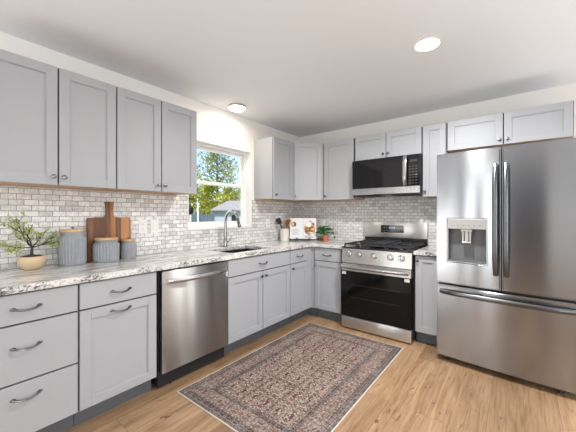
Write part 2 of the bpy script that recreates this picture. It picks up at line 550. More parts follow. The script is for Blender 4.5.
# ------------------------------------------------------------ mesh builder
class MB:
    def __init__(self):
        self.bm = bmesh.new()

    def face(self, vs):
        try:
            return self.bm.faces.new(vs)
        except ValueError:
            return None

    def box(self, x0, x1, y0, y1, z0, z1, bev=0.0, seg=1):
        bm = self.bm
        v = [bm.verts.new((x, y, z)) for z in (z0, z1) for y in (y0, y1) for x in (x0, x1)]
        fs = [(0, 2, 3, 1), (4, 5, 7, 6), (0, 1, 5, 4), (2, 6, 7, 3), (0, 4, 6, 2), (1, 3, 7, 5)]
        es = set()
        for f in fs:
            fc = bm.faces.new([v[i] for i in f])
            es.update(fc.edges)
        if bev:
            bmesh.ops.bevel(bm, geom=list(es), offset=bev, segments=seg, affect='EDGES', profile=0.5)
        return self

    def prism(self, poly, z0, z1, bev=0.0):
        """poly of (x, y), counter-clockwise, extruded along z"""
        bm = self.bm
        a = [bm.verts.new((x, y, z0)) for x, y in poly]
        c = [bm.verts.new((x, y, z1)) for x, y in poly]
        n = len(poly)
        fl = [bm.faces.new(a[::-1]), bm.faces.new(c)]
        for i in range(n):
            fl.append(bm.faces.new((a[i], a[(i + 1) % n], c[(i + 1) % n], c[i])))
        if bev:
            es = set()
            for f in fl[:2]:
                es.update(f.edges)
            bmesh.ops.bevel(bm, geom=list(es), offset=bev, segments=2, affect='EDGES')
        return self

    def slab(self, poly, y0, y1, bev=0.0):
        """poly of (x, z) extruded along y"""
        bm = self.bm
        a = [bm.verts.new((x, y0, z)) for x, z in poly]
        c = [bm.verts.new((x, y1, z)) for x, z in poly]
        n = len(poly)
        fl = [bm.faces.new(a), bm.faces.new(c[::-1])]
        for i in range(n):
            fl.append(bm.faces.new((a[(i + 1) % n], a[i], c[i], c[(i + 1) % n])))
        if bev:
            es = set()
            for f in fl[:2]:
                es.update(f.edges)
            bmesh.ops.bevel(bm, geom=list(es), offset=bev, segments=2, affect='EDGES')
        return self

    def cells(self, us, vs, keep, t0, t1, plane='xy'):
        """grid of cells made solid between t0 and t1; keep(i, j) says which are there"""
        bm = self.bm
        def P(u, v, t):
            return {'xy': (u, v, t), 'xz': (u, t, v), 'yz': (t, u, v)}[plane]
        cache = {}
        def V(i, j, t):
            k = (i, j, t)
            if k not in cache:
                cache[k] = bm.verts.new(P(us[i], vs[j], (t0, t1)[t]))
            return cache[k]
        n, m_ = len(us) - 1, len(vs) - 1
        K = [[bool(keep(i, j)) for j in range(m_)] for i in range(n)]
        def has(i, j):
            return 0 <= i < n and 0 <= j < m_ and K[i][j]
        for i in range(n):
            for j in range(m_):
                if not K[i][j]:
                    continue
                self.face([V(i, j, 0), V(i, j + 1, 0), V(i + 1, j + 1, 0), V(i + 1, j, 0)])
                self.face([V(i, j, 1), V(i + 1, j, 1), V(i + 1, j + 1, 1), V(i, j + 1, 1)])
                for di, dj, a, b in ((-1, 0, (i, j), (i, j + 1)), (1, 0, (i + 1, j + 1), (i + 1, j)), (0, -1, (i + 1, j), (i, j)), (0, 1, (i, j + 1), (i + 1, j + 1))):
                    if not has(i + di, j + dj):
                        self.face([V(*a, 0), V(*a, 1), V(*b, 1), V(*b, 0)])
        bmesh.ops.recalc_face_normals(bm, faces=bm.faces[:])
        return self

    def tube(self, pts, r, seg=8, radii=None, flat=None, cap=True):
        bm = self.bm
        pts = [Vector(p) for p in pts]
        n = len(pts)
        up = None
        rings = []
        for i, p in enumerate(pts):
            t = (pts[min(i + 1, n - 1)] - pts[max(i - 1, 0)])
            if t.length < 1e-9:
                t = Vector((0, 0, 1))
            t.normalize()
            if up is None:
                up = Vector((0, 0, 1)) if abs(t.z) < 0.9 else Vector((1, 0, 0))
            s = t.cross(up)
            if s.length < 1e-6:
                up = Vector((0, 1, 0))
                s = t.cross(up)
            s.normalize()
            up = s.cross(t).normalized()
            rr = radii[i] if radii else r
            ra, rb = (rr, rr) if flat is None else (rr * flat[0], rr * flat[1])
            rings.append([bm.verts.new(p + s * ra * math.cos(2 * PI * k / seg) + up * rb * math.sin(2 * PI * k / seg)) for k in range(seg)])
        for a, b in zip(rings, rings[1:]):
            for k in range(seg):
                self.face((a[k], a[(k + 1) % seg], b[(k + 1) % seg], b[k]))
        if cap:
            self.face(rings[0][::-1])
            self.face(rings[-1])
        return self

    def cyl(self, p0, p1, r, seg=16):
        return self.tube([p0, p1], r, seg)

    def lathe(self, prof, c=(0, 0, 0), seg=32, flute=None, axis='z'):
        """prof of (r, z); flute(angle, r, z) -> r"""
        bm = self.bm
        rings = []
        for r, z in prof:
            ring = []
            for k in range(seg):
                a = 2 * PI * k / seg
                rr = flute(a, r, z) if flute else r
                x, y = rr * math.cos(a), rr * math.sin(a)
                q = {'z': (x, y, z), 'y': (x, -z, y), 'x': (z, x, y)}[axis]
                ring.append(bm.verts.new((c[0] + q[0], c[1] + q[1], c[2] + q[2])))
            rings.append(ring)
        for a, b in zip(rings, rings[1:]):
            for k in range(seg):
                self.face((a[k], a[(k + 1) % seg], b[(k + 1) % seg], b[k]))
        self.face(rings[0][::-1])
        self.face(rings[-1])
        return self

    def ball(self, c, r, seg=12, rings=7, sc=(1, 1, 1)):
        prof = [(max(r * math.sin(PI * i / rings), r * 0.02), -r * math.cos(PI * i / rings)) for i in range(rings + 1)]
        n0 = len(self.bm.verts)
        self.lathe(prof, (0, 0, 0), seg)
        self.bm.verts.ensure_lookup_table()
        for v in self.bm.verts[n0:]:
            v.co = Vector((v.co.x * sc[0] + c[0], v.co.y * sc[1] + c[1], v.co.z * sc[2] + c[2]))
        return self

    def leaf(self, p, d, n, ln, wd):
        d = d.normalized()
        s = d.cross(n)
        if s.length < 1e-4:
            s = d.orthogonal()
        s.normalize()
        nn = s.cross(d).normalized()
        bm = self.bm
        a = bm.verts.new(p)
        b = bm.verts.new(p + d * ln * 0.45 + s * wd * 0.5 + nn * wd * 0.12)
        c = bm.verts.new(p + d * ln)
        e = bm.verts.new(p + d * ln * 0.45 - s * wd * 0.5 + nn * wd * 0.12)
        m_ = bm.verts.new(p + d * ln * 0.5)
        self.face((a, b, m_))
        self.face((b, c, m_))
        self.face((c, e, m_))
        self.face((e, a, m_))

    def move(self, d):
        for v in self.bm.verts:
            v.co += Vector(d)
        return self

    def xform(self, mat):
        self.bm.transform(mat)
        return self

    def build(self, name, mat, parent=None, loc=None, rot=None, smooth=35, fix=True):
        if fix:
            bmesh.ops.recalc_face_normals(self.bm, faces=self.bm.faces[:])
        me = bpy.data.meshes.new(name)
        self.bm.to_mesh(me)
        self.bm.free()
        mats = mat if isinstance(mat, (list, tuple)) else [mat]
        for m_ in mats:
            me.materials.append(M[m_] if isinstance(m_, str) else m_)
        if smooth:
            for p in me.polygons:
                p.use_smooth = True
            me.set_sharp_from_angle(angle=math.radians(smooth))
        o = bpy.data.objects.new(name, me)
        COL.objects.link(o)
        if parent is not None:
            o.parent = parent
        if loc:
            o.location = loc
        if rot:
            o.rotation_euler = rot
        return o


def tag(o, label=None, cat=None, group=None, kind=None):
    if label:
        o['label'] = label
    if cat:
        o['category'] = cat
    if group:
        o['group'] = group
    if kind:
        o['kind'] = kind
    return o


def thing(name, label, cat, loc=(0, 0, 0), rotz=0.0, group=None):
    o = bpy.data.objects.new(name, None)
    o.empty_display_size = 0.05
    COL.objects.link(o)
    o.location = loc
    o.rotation_euler = (0, 0, rotz)
    return tag(o, label, cat, group)


def struct(o, label=None):
    o['kind'] = 'structure'
    if label:
        o['label'] = label
    return o


LEFT = PI / 2       # rotation of things standing against the left wall: local x -> world y, local -y -> world x

# ------------------------------------------------------------ room shell
X1, Y0 = 5.45, -3.2
struct(MB().box(-0.15, X1 + 0.12, Y0 - 0.12, L + 0.12, -0.10, 0.0).build('floor', 'floor'))
struct(MB().box(-0.15, X1 + 0.12, Y0 - 0.12, L + 0.12, HC, HC + 0.12).build('ceiling', 'ceiling'))
# left wall with the kitchen window opening
WY0, WY1, WZ0, WZ1 = 1.725, 2.630, 1.125, 2.062
us = [Y0 - 0.12, -2.65, -0.55, WY0, WY1, L + 0.12]
vs = [0.0, 0.04, WZ0, 2.02, WZ1, HC]
wl = struct(MB().cells(us, vs, lambda i, j: not ((i == 3 and j in (2, 3)) or (i == 1 and j in (1, 2))), -0.15, 0.0, 'yz').build('wall_left', 'wall', smooth=0))
us = [0.145, WY0, WY1, L]
vs = [CT, WZ0, 1.4615]
MB().cells(us, vs, lambda i, j: not (i == 1 and j == 1), 0.0005, 0.009, 'yz').build('tile_backsplash', 'tile_x', wl, smooth=0)
wb = struct(MB().cells([0.0, 3.55, 5.15, X1], [0, 0.04, 2.10, HC], lambda i, j: not (i == 1 and j == 1), L, L + 0.12, 'xz').build('wall_back', 'wall', smooth=0))
us = [0.009, 1.075, 1.840, 2.083]
MB().cells(us, [CT, 1.4615, 1.49], lambda i, j: j == 0 or i == 1, L - 0.009, L - 0.0005, 'xz').build('tile_backsplash', 'tile_y', wb, smooth=0)
# unseen right and rear walls; openings added for fill light and steel reflections
us = [Y0 - 0.12, -1.75, 0.75, L + 0.12]
struct(MB().cells(us, [0, 0.55, 2.12, HC], lambda i, j: not (i == 1 and j == 1), X1, X1 + 0.12, 'yz').build('wall_right', 'wall', smooth=0))
us = [0, 0.10, 0.58, 0.77, 1.29, 1.74, 2.62, 4.25, 5.25, X1]
struct(MB().cells(us, [0, 0.04, 0.55, 2.13, HC], lambda i, j: not ((i in (1, 3) and j in (1, 2)) or (i == 5 and j < 3) or (i == 7 and j == 2)), Y0 - 0.12, Y0, 'xz').build('wall_rear', 'reflect_grey', smooth=0))
d1 = struct(MB().box(1.75, 2.61, Y0 - 0.07, Y0 - 0.03, 0.005, 2.12).build('added_door_dark', 'door'))  # unseen slab added as a dark band mirrored in the fridge
MB().ball((1.83, Y0 + 0.01, 1.0), 0.03).build('door_knob', 'nickel', d1)
d2 = struct(MB().box(2.68, 3.56, Y0 + 0.001, Y0 + 0.035, 0.005, 2.12, 0.003).build('added_door_white', 'white'))  # unseen, added as a pale band in the fridge reflection
MB().ball((3.48, Y0 + 0.06, 1.0), 0.03).build('door_knob', 'nickel', d2)


def frame_x(name, x0, x1, z0, z1, y0, y1, mid=None):
    mb = MB().box(x0, x0 + 0.06, y0, y1, z0, z1).box(x1 - 0.06, x1, y0, y1, z0, z1).box(x0 + 0.06, x1 - 0.06, y0, y1, z1 - 0.06, z1).box(x0 + 0.06, x1 - 0.06, y0, y1, z0, z0 + 0.06)
    if mid:
        mb.box(mid - 0.035, mid + 0.035, y0, y1, z0 + 0.06, z1 - 0.06)
    o = struct(mb.build(name, 'white'))
    ym = (y0 + y1) / 2
    MB().box(x0 + 0.05, x1 - 0.05, ym - 0.004, ym + 0.004, z0 + 0.05, z1 - 0.05).build('pane', 'glass', o)
    return o


frame_x('fill_window_2', 0.10, 0.58, 0.04, 2.13, Y0 - 0.10, Y0 - 0.03)  # unseen window added for a bright streak in the fridge steel
frame_x('fill_window_7', 0.77, 1.29, 0.04, 2.13, Y0 - 0.10, Y0 - 0.03)  # second unseen window added for the fridge streaks
frame_x('fill_window_4', 4.25, 5.25, 0.55, 2.13, Y0 - 0.10, Y0 - 0.03)  # added out of view for fill light
frame_x('fill_window_5', 3.55, 5.15, 0.04, 2.10, L + 0.02, L + 0.10, 4.35)  # added beyond the fridge to brighten the dishwasher reflection
w6 = struct(MB().box(-0.13, -0.04, -2.65, -2.59, 0.04, 2.02).box(-0.13, -0.04, -0.61, -0.55, 0.04, 2.02).box(-0.13, -0.04, -2.59, -0.61, 1.96, 2.02).box(-0.13, -0.04, -2.59, -0.61, 0.04, 0.10).box(-0.13, -0.04, -1.63, -1.57, 0.10, 1.96).build('fill_window_6', 'white'))  # unseen window added to light the back wall and range panel
MB().box(-0.09, -0.085, -2.60, -0.60, 0.09, 1.97).build('pane', 'glass', w6)
w3 = struct(MB().box(X1 + 0.01, X1 + 0.10, -1.75, -1.68, 0.55, 2.12).box(X1 + 0.01, X1 + 0.10, 0.68, 0.75, 0.55, 2.12).box(X1 + 0.01, X1 + 0.10, -1.68, 0.68, 0.55, 0.62).box(X1 + 0.01, X1 + 0.10, -1.68, 0.68, 2.05, 2.12).box(X1 + 0.02, X1 + 0.09, -0.53, -0.47, 0.62, 2.05).build('fill_window_3', 'white'))  # unseen window added for fill light from the right
MB().box(X1 + 0.05, X1 + 0.06, -1.68, 0.68, 0.62, 2.05).build('pane', 'glass', w3)
struct(MB().box(3.05, 3.53, L - 0.014, L, 0.0, 0.10, 0.003).build('baseboard_back', 'white'))
struct(MB().box(0.0, 0.014, -0.53, 0.10, 0.0, 0.10, 0.003).build('baseboard_left', 'white'))

# kitchen window: white double-hung sashes set back in the drywall return, white sill and edge trim
wx0, wx1 = -0.145, -0.085
w1 = struct(MB().box(wx0, wx1, WY0, WY0 + 0.035, WZ0, WZ1).box(wx0, wx1, WY1 - 0.035, WY1, WZ0, WZ1).box(wx0, wx1, WY0 + 0.035, WY1 - 0.035, WZ1 - 0.035, WZ1).box(wx0, wx1, WY0 + 0.035, WY1 - 0.035, WZ0, WZ0 + 0.03).build('window_1', 'white'))


def sash(x0, x1, z0, z1, name):
    a, b_ = WY0 + 0.037, WY1 - 0.037
    f = MB().box(x0, x1, a, a + 0.030, z0, z1, 0.002).box(x0, x1, b_ - 0.030, b_, z0, z1, 0.002).box(x0, x1, a + 0.030, b_ - 0.030, z0, z0 + 0.036, 0.002).box(x0, x1, a + 0.030, b_ - 0.030, z1 - 0.030, z1, 0.002).build(name, 'white', w1)
    MB().box((x0 + x1) / 2 - 0.002, (x0 + x1) / 2 + 0.002, a + 0.029, b_ - 0.029, z0 + 0.035, z1 - 0.029).build('pane', 'glass', f, smooth=0)


sash(-0.140, -0.118, 1.612, WZ1 - 0.037, 'upper_sash')
sash(-0.114, -0.092, WZ0 + 0.032, 1.648, 'lower_sash')
MB().box(-0.084, 0.014, WY0 - 0.004, WY1 + 0.004, WZ0 - 0.012, WZ0 + 0.010, 0.002).build('sill', 'white', w1)
MB().box(-0.084, 0.012, WY1 - 0.010, WY1 + 0.004, WZ0 + 0.011, WZ1, 0.001).box(-0.084, 0.012, WY0 - 0.004, WY0 + 0.008, WZ0 + 0.011, WZ1, 0.001).build('jamb_trim', 'white', w1)
MB().box(-0.084, 0.004, WY0 + 0.009, WY1 - 0.011, WZ1 - 0.010, WZ1 - 0.0005, 0.001).build('head_trim', 'white', w1)


# ------------------------------------------------------------ cabinets
def shaker(x0, x1, z0, z1, yf, fr=0.058, t=0.019, rec=0.011):
    mb = MB()
    b = 0.0013
    mb.box(x0, x0 + fr, yf, yf + t, z0, z1, b)
    mb.box(x1 - fr, x1, yf, yf + t, z0, z1, b)
    mb.box(x0 + fr, x1 - fr, yf, yf + t, z1 - fr, z1, b)
    mb.box(x0 + fr, x1 - fr, yf, yf + t, z0, z0 + fr, b)
    mb.box(x0 + fr - 0.002, x1 - fr + 0.002, yf + rec, yf + t - 0.001, z0 + fr - 0.002, z1 - fr + 0.002)
    # narrow chamfered inner lip
    for a, c, d, e in ((x0 + fr, x0 + fr + 0.004, z0 + fr, z1 - fr), (x1 - fr - 0.004, x1 - fr, z0 + fr, z1 - fr), (x0 + fr, x1 - fr, z0 + fr, z0 + fr + 0.004), (x0 + fr, x1 - fr, z1 - fr - 0.004, z1 - fr)):
        mb.box(a, c, yf + 0.004, yf + rec + 0.001, d, e)
    return mb


def slab_front(x0, x1, z0, z1, yf, t=0.019):
    return MB().box(x0, x1, yf, yf + t, z0, z1, 0.002)


def pull(x, z, yf, parent, w=0.122):
    h = w / 2
    mb = MB()
    pts, rad = [], []
    for i in range(13):
        s = -1 + 2 * i / 12
        k = 1 - abs(s) ** 3
        pts.append((x + s * h * 0.86, yf - 0.006 - 0.021 * k, z - 0.010 * (1 - s * s)))
        rad.append(0.0062 - 0.0012 * (1 - s * s) + (0.002 if abs(s) > 0.9 else 0))
    mb.tube(pts, 0.005, 8, radii=rad)
    for s in (-1, 1):
        mb.ball((x + s * h * 0.88, yf - 0.006, z + 0.001), 0.0095, 10, 6, (1.35, 0.62, 0.85))
    return mb.build('pull', 'nickel', parent)


def knob(x, z, yf, parent):
    mb = MB()
    mb.lathe([(0.0075, 0.0), (0.0055, 0.004), (0.0055, 0.012), (0.0125, 0.017), (0.0145, 0.022), (0.011, 0.027), (0.003, 0.0285)], (x, yf, z), 16, axis='y')
    return mb.build('knob', 'nickel', parent)


G = 0.0045   # half gap between fronts


def base_cab(name, label, loc, rotz, w, fronts, panels=False, d=0.61, toe=0.545, ends=(0, 0)):
    """fronts: list of (kind, x0, x1, z0, z1, hardware); kind slab or shaker"""
    t = thing(name, label, 'cabinet', loc, rotz)
    x0, x1 = 0.001 + ends[0], w - 0.001 - ends[1]
    if panels:
        mb = MB()
        mb.box(x0, x0 + 0.018, -d, -0.010, 0.115, 0.874).box(x1 - 0.018, x1, -d, -0.010, 0.115, 0.874)
        mb.box(x0 + 0.018, x1 - 0.018, -d, -0.010, 0.115, 0.133).box(x0 + 0.018, x1 - 0.018, -0.022, -0.010, 0.133, 0.874)
        mb.box(x0 + 0.018, x1 - 0.018, -d, -d + 0.02, 0.69, 0.874)
        mb.build('carcass', 'cab', t)
    else:
        MB().box(x0, x1, -d, -0.010, 0.115, 0.874).build('carcass', 'cab', t)
    MB().box(x0 + 0.001, x1 - 0.001, -d - 0.0012, -d - 0.0001, 0.118, 0.8735).build('shade_strip', 'gap_shade', t)  # dark strip paints the shade in the gaps between fronts
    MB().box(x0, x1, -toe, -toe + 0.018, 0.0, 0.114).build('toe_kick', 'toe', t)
    for f in fronts:
        kind, a, b_, z0, z1, hw = f
        yf = -d - 0.020
        mbx = shaker(a + G, b_ - G, z0 + G, z1 - G, yf) if kind == 'door' else slab_front(a + G, b_ - G, z0 + G, z1 - G, yf)
        o = mbx.build('door' if kind == 'door' else ('false_front' if kind == 'false' else 'drawer'), 'cab', t)
        if hw:
            if hw[0] == 'pull':
                pull(hw[1], hw[2], yf, o)
            else:
                knob(hw[1], hw[2], yf, o)
    return t


def upper_cab(name, label, loc, rotz, w, h, doors, d=0.311):
    t = thing(name, label, 'cabinet', loc, rotz)
    MB().box(0.001, w - 0.001, -d, -0.001, 0.012, h).build('carcass', 'cab', t)
    MB().box(0.001, w - 0.001, -d, -0.010, 0.002, 0.0118).build('bottom_panel', 'cabwood', t)
    MB().box(0.003, w - 0.003, -d - 0.0012, -d - 0.0001, 0.012, h - 0.003).build('shade_strip', 'gap_shade', t)  # same painted gap shade behind the upper doors
    for a, b_, kx, kz in doors:
        yf = -d - 0.0195
        o = shaker(a + G, b_ - G, 0.001, h - 0.002, yf).build('door', 'cab', t)
        if kx is not None:
            knob(kx, kz, yf, o)
    return t


UB = 1.4625
UH = 2.219 - UB
a0 = 0.2325
upper_cab('upper_cabinet', 'grey two-door wall cabinet cut by the left edge, above the bonsai and canisters', (0.0, a0, UB), LEFT, 0.691, UH,
          [(0, 0.345, 0.345 - 0.028, 0.052), (0.345, 0.691, 0.345 + 0.028, 0.052)])
b0 = 0.925
upper_cab('upper_cabinet', 'grey two-door wall cabinet beside the window, above two outlets', (0.0, b0, UB), LEFT, 0.686, UH,
          [(0, 0.345, 0.345 - 0.030, 0.052), (0.345, 0.686, 0.345 + 0.026, 0.052)])
upper_cab('upper_cabinet', 'single-door grey wall cabinet right of the window with pale side panel', (0.0, 2.6835, UB), LEFT, 0.392, UH,
          [(0.004, 0.392, 0.034, 0.052)])
# diagonal corner cabinet
t = thing('corner_cabinet', 'grey diagonal wall cabinet set across the room corner', 'cabinet', (0.0, L, UB))
poly = [(0.001, -0.001), (0.001, -0.611), (0.311, -0.611), (0.611, -0.311), (0.611, -0.001)]
MB().prism(poly, 0.012, UH).build('carcass', 'cab', t)
pb = [(0.010, -0.010), (0.010, -0.611), (0.311, -0.611), (0.611, -0.311), (0.611, -0.010)]
MB().prism(pb, 0.002, 0.0118).build('bottom_panel', 'cabwood', t)
dl = 0.4243
o = shaker(0.028, dl - 0.030, 0.001, UH - 0.002, -0.0195).build('door', 'cab', t, loc=(0.311, -0.611, 0), rot=(0, 0, PI / 4))
knob(0.050, 0.052, -0.0195, o)
upper_cab('upper_cabinet', 'single-door pale grey wall cabinet between corner cabinet and microwave', (0.6145, L, UB), 0, 0.448, UH,
          [(0.010, 0.440, 0.042, 0.052)])
upper_cab('upper_cabinet', 'short two-door grey cabinet directly above the microwave', (1.0665, L, 1.930), 0, 0.776, 2.219 - 1.930,
          [(0.004, 0.389, 0.389 - 0.028, 0.045), (0.389, 0.774, 0.389 + 0.028, 0.045)])
upper_cab('upper_cabinet', 'narrow single-door grey wall cabinet between microwave and refrigerator', (1.8455, L, UB), 0, 0.232, UH,
          [(0.004, 0.228, 0.030, 0.052)])
upper_cab('upper_cabinet', 'wide short two-door grey cabinet above the refrigerator', (2.0805, L, 1.922), 0, 0.939, 2.219 - 1.922,
          [(0.004, 0.466, 0.466 - 0.030, 0.045), (0.466, 0.936, 0.466 + 0.030, 0.045)])

# base run along the left wall
T0, T1, T2 = 0.118, 0.7105, 0.871
base_cab('drawer_cabinet', 'grey three-drawer base cabinet at the left edge of the photo', (0, 0.145, 0), LEFT, 0.4535,
         [('drawer', 0, 0.4535, T1, T2, ('pull', 0.2225, 0.792)), ('drawer', 0, 0.4535, 0.4095, T1, ('pull', 0.2225, 0.592)), ('drawer', 0, 0.4535, T0, 0.4095, ('pull', 0.2225, 0.332))])
base_cab('base_cabinet', 'grey base cabinet left of the dishwasher, one drawer over a door with horizontal pull', (0, 0.600, 0), LEFT, 0.472,
         [('drawer', 0, 0.472, T1, T2, ('pull', 0.230, 0.789)), ('door', 0, 0.472, T0, T1, ('pull', 0.230, 0.668))])
base_cab('sink_cabinet', 'wide grey sink base cabinet with two doors under the black sink', (0, 1.7205, 0), LEFT, 0.903,
         [('false', 0, 0.903, T1, T2, ('pull', 0.4515, 0.789)), ('door', 0, 0.4535, T0, T1, ('knob', 0.4535 - 0.030, T1 - 0.052)), ('door', 0.4535, 0.903, T0, T1, ('knob', 0.4535 + 0.030, T1 - 0.052))], panels=True)
base_cab('base_cabinet', 'narrow grey base cabinet with drawer, between sink cabinet and room corner', (0, 2.6255, 0), LEFT, 0.352,
         [('drawer', 0, 0.352, T1, T2, ('pull', 0.178, 0.789)), ('door', 0, 0.352, T0, T1, ('knob', 0.032, T1 - 0.052))])
t = thing('corner_filler', 'grey filler post in the inner corner between the two base cabinet runs', 'filler', (0, 2.979, 0))
MB().prism([(0.565, 0.0), (0.621, 0.0), (0.621, 0.088), (0.664, 0.088), (0.664, 0.106), (0.603, 0.106), (0.603, 0.018), (0.565, 0.018)], 0.115, 0.874, 0).build('post', 'cab', t)
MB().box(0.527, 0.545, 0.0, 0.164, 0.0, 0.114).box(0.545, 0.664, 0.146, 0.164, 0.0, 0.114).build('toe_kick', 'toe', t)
base_cab('base_cabinet', 'grey base cabinet left of the stove, under the potted basil', (0.665, L, 0), 0, 0.405,
         [('drawer', 0.004, 0.374, T1, T2, ('pull', 0.189, 0.789)), ('door', 0.004, 0.374, T0, T1, ('knob', 0.034, T1 - 0.052))], ends=(0, 0.0))
base_cab('base_cabinet', 'narrow grey base cabinet squeezed between stove and refrigerator', (1.842, L, 0), 0, 0.236,
         [('door', 0.008, 0.232, T0, T2, ('knob', 0.036, T2 - 0.050))])

# ------------------------------------------------------------ countertops
SX0, SX1, SY0, SY1 = 0.145, 0.550, 1.835, 2.395


def counter(name, label, us, vs, keep):
    mb = MB().cells(us, vs, keep, 0.8765, CT, 'xy')
    bm = mb.bm
    # finely divide the outer edge band so that the chiselled edge is real relief
    side = [f for f in bm.faces if abs(f.normal.z) < 0.5]
    bmesh.ops.bevel(bm, geom=[e for e in bm.edges if len(e.link_faces) == 2 and abs(e.link_faces[0].normal.z) + abs(e.link_faces[1].normal.z) < 1.2 and abs(e.link_faces[0].normal.z - e.link_faces[1].normal.z) > 0.5], offset=0.004, segments=2, affect='EDGES')
    o = mb.build(name, ['granite', 'edge'], smooth=30)
    for p in o.data.polygons:
        if abs(p.normal.z) < 0.9:
            p.material_index = 1
    return tag(o, label, 'countertop')


us = [0.0095, SX0, SX1, 0.655, 1.0735]
vs = [0.142, SY0, SY1, L - 0.655, L - 0.0095]
counter('countertop', 'long L-shaped white and grey granite countertop holding sink, plants and canisters', us, vs,
        lambda i, j: not (i == 1 and j == 1) and (i < 3 or j == 3))
counter('countertop', 'short piece of granite countertop between stove and refrigerator', [1.8425, 2.080], [L - 0.655, L - 0.0095], lambda i, j: True)

# sink: black undermount bowl
t = thing('sink', 'black undermount sink set in the counter below the window', 'sink', (0.0, 0.0, 0.0))
mb = MB()
e = 0.004
xa, xb, ya, yb = SX0 - e, SX1 + e, SY0 - e, SY1 + e
zt, zb = 0.8755, 0.69
mb.cells([xa - 0.02, xa, xb, xb + 0.02], [ya - 0.02, ya, yb, yb + 0.02], lambda i, j: not (i == 1 and j == 1), zt - 0.006, zt, 'xy')
mb.box(xa - 0.008, xa, ya - 0.008, yb + 0.008, zb, zt - 0.006).box(xb, xb + 0.008, ya - 0.008, yb + 0.008, zb, zt - 0.006)
mb.box(xa, xb, ya - 0.008, ya, zb, zt - 0.006).box(xa, xb, yb, yb + 0.008, zb, zt - 0.006).box(xa, xb, ya, yb, zb, zb + 0.008)
mb.build('basin', 'sink', t)
MB().lathe([(0.05, 0), (0.045, 0.004), (0.02, 0.002)], ((xa + xb) / 2, (ya + yb) / 2, zb + 0.008), 20).build('drain', 'nickel', t)

# faucet
t = thing('faucet', 'brushed nickel gooseneck faucet with pull-down head behind the sink', 'faucet', (0.098, 2.138, CT))
MB().lathe([(0.027, 0.0005), (0.027, 0.006), (0.021, 0.012), (0.020, 0.085), (0.0145, 0.10), (0.0125, 0.11)], (0, 0, 0), 20).build('body', 'chrome', t)
pts = [(0, 0, 0.10), (0, 0, 0.20), (0, 0, 0.285)]
for i in range(1, 13):
    a = PI * i / 12 * 0.92
    pts.append((0.100 - 0.100 * math.cos(a), 0.0, 0.290 + 0.106 * math.sin(a)))
MB().tube(pts, 0.0155, 12).build('spout', 'chrome', t)
q = Vector(pts[-1])
dirv = (Vector(pts[-1]) - Vector(pts[-2])).normalized()
MB().tube([q, q + dirv * 0.02, q + dirv * 0.07, q + dirv * 0.095], 0.014, 12, radii=[0.0145, 0.0165, 0.018, 0.020]).build('spray_head', 'steel_d', t)
MB().tube([(0, 0.018, 0.055), (0, 0.045, 0.062), (0.012, 0.075, 0.095), (0.014, 0.082, 0.115)], 0.007, 8).ball((0, 0.018, 0.055), 0.014).build('lever', 'chrome', t)

# ------------------------------------------------------------ dishwasher
t = thing('dishwasher', 'stainless steel dishwasher built in between grey base cabinets', 'dishwasher', (0, 1.0945, 0), LEFT)
w = 0.623
MB().box(0.004, w - 0.004, -0.585, -0.05, 0.02, 0.868).build('tub', 'blackmatte', t)
MB().box(0.010, w - 0.006, -0.640, -0.588, 0.125, 0.862, 0.004, 2).build('door', 'steel_w', t)
MB().box(0.010, w - 0.006, -0.575, -0.5855, 0.010, 0.120).build('toe_panel', 'blackmatte', t)
mb = MB()
pts = []
for i in range(17):
    s = -1 + 2 * i / 16
    pts.append((w / 2 + s * 0.262, -0.640 - 0.012 - 0.030 * (1 - s ** 4), 0.788))
mb.tube(pts, 0.013, 10, flat=(0.62, 1.45))
mb.box(w / 2 - 0.275, w / 2 - 0.252, -0.660, -0.640, 0.772, 0.804, 0.003).box(w / 2 + 0.252, w / 2 + 0.275, -0.660, -0.640, 0.772, 0.804, 0.003)
mb.build('handle', 'steel_s', t)
o = MB().box(w - 0.030, w - 0.010, -0.6412, -0.640, 0.735, 0.775).build('sticker', 'plate', t)
o['label'] = 'small white sticker'
MB().box(w - 0.026, w - 0.014, -0.6415, -0.6413, 0.752, 0.757).box(w - 0.026, w - 0.016, -0.6415, -0.6413, 0.743, 0.747).build('print', 'ink', o)
for xx in (0.10, w - 0.116):
    MB().box(xx, xx + 0.016, -0.582, -0.560, 0.0, 0.02).build('foot', 'blackmatte', t)

# ------------------------------------------------------------ range
t = thing('gas_range', 'stainless freestanding gas range with black cooktop and five knobs', 'range', (1.0785, L, 0))
w = 0.760
MB().box(0.002, w - 0.002, -0.655, -0.025, 0.05, 0.893).build('body', 'black', t)
for x in (0.04, w - 0.07):
    for y in (-0.62, -0.08):
        MB().box(x, x + 0.03, y, y + 0.03, 0.0, 0.05).build('foot', 'blackmatte', t)
MB().box(0.004, w - 0.004, -0.700, -0.657, 0.016, 0.140, 0.004, 2).build('storage_drawer', 'steel_r', t)
dr = MB().box(0.004, w - 0.004, -0.703, -0.657, 0.648, 0.728, 0.003).build('oven_door', 'steel_r', t)
mb = MB()
mb.cells([0.004, 0.085, w - 0.085, w - 0.004], [0.148, 0.235, 0.590, 0.6475], lambda i, j: True, -0.703, -0.660, 'xz')
mb.build('door_glass', 'ovenglass', dr)
mb = MB()
for zz in (0.36, 0.50):
    mb.box(0.11, w - 0.11, -0.7036, -0.7031, zz, zz + 0.003)
o = mb.build('oven_rack', 'rack', dr)
o['label'] = 'wire racks showing through the glass'
for xx in (0.012, w - 0.068):
    o = MB().box(xx, xx + 0.048, -0.7045, -0.7032, 0.608, 0.640, 0.001).build('corner_sticker', 'plate', dr)
    o['label'] = 'small white sticker in a corner of the black door'
mb = MB()
pts = [(0.022 + (w - 0.044) * i / 16, -0.703 - 0.030 - 0.018 * (1 - (-1 + i / 8) ** 4), 0.697) for i in range(17)]
mb.tube(pts, 0.016, 12, flat=(0.75, 1.3))
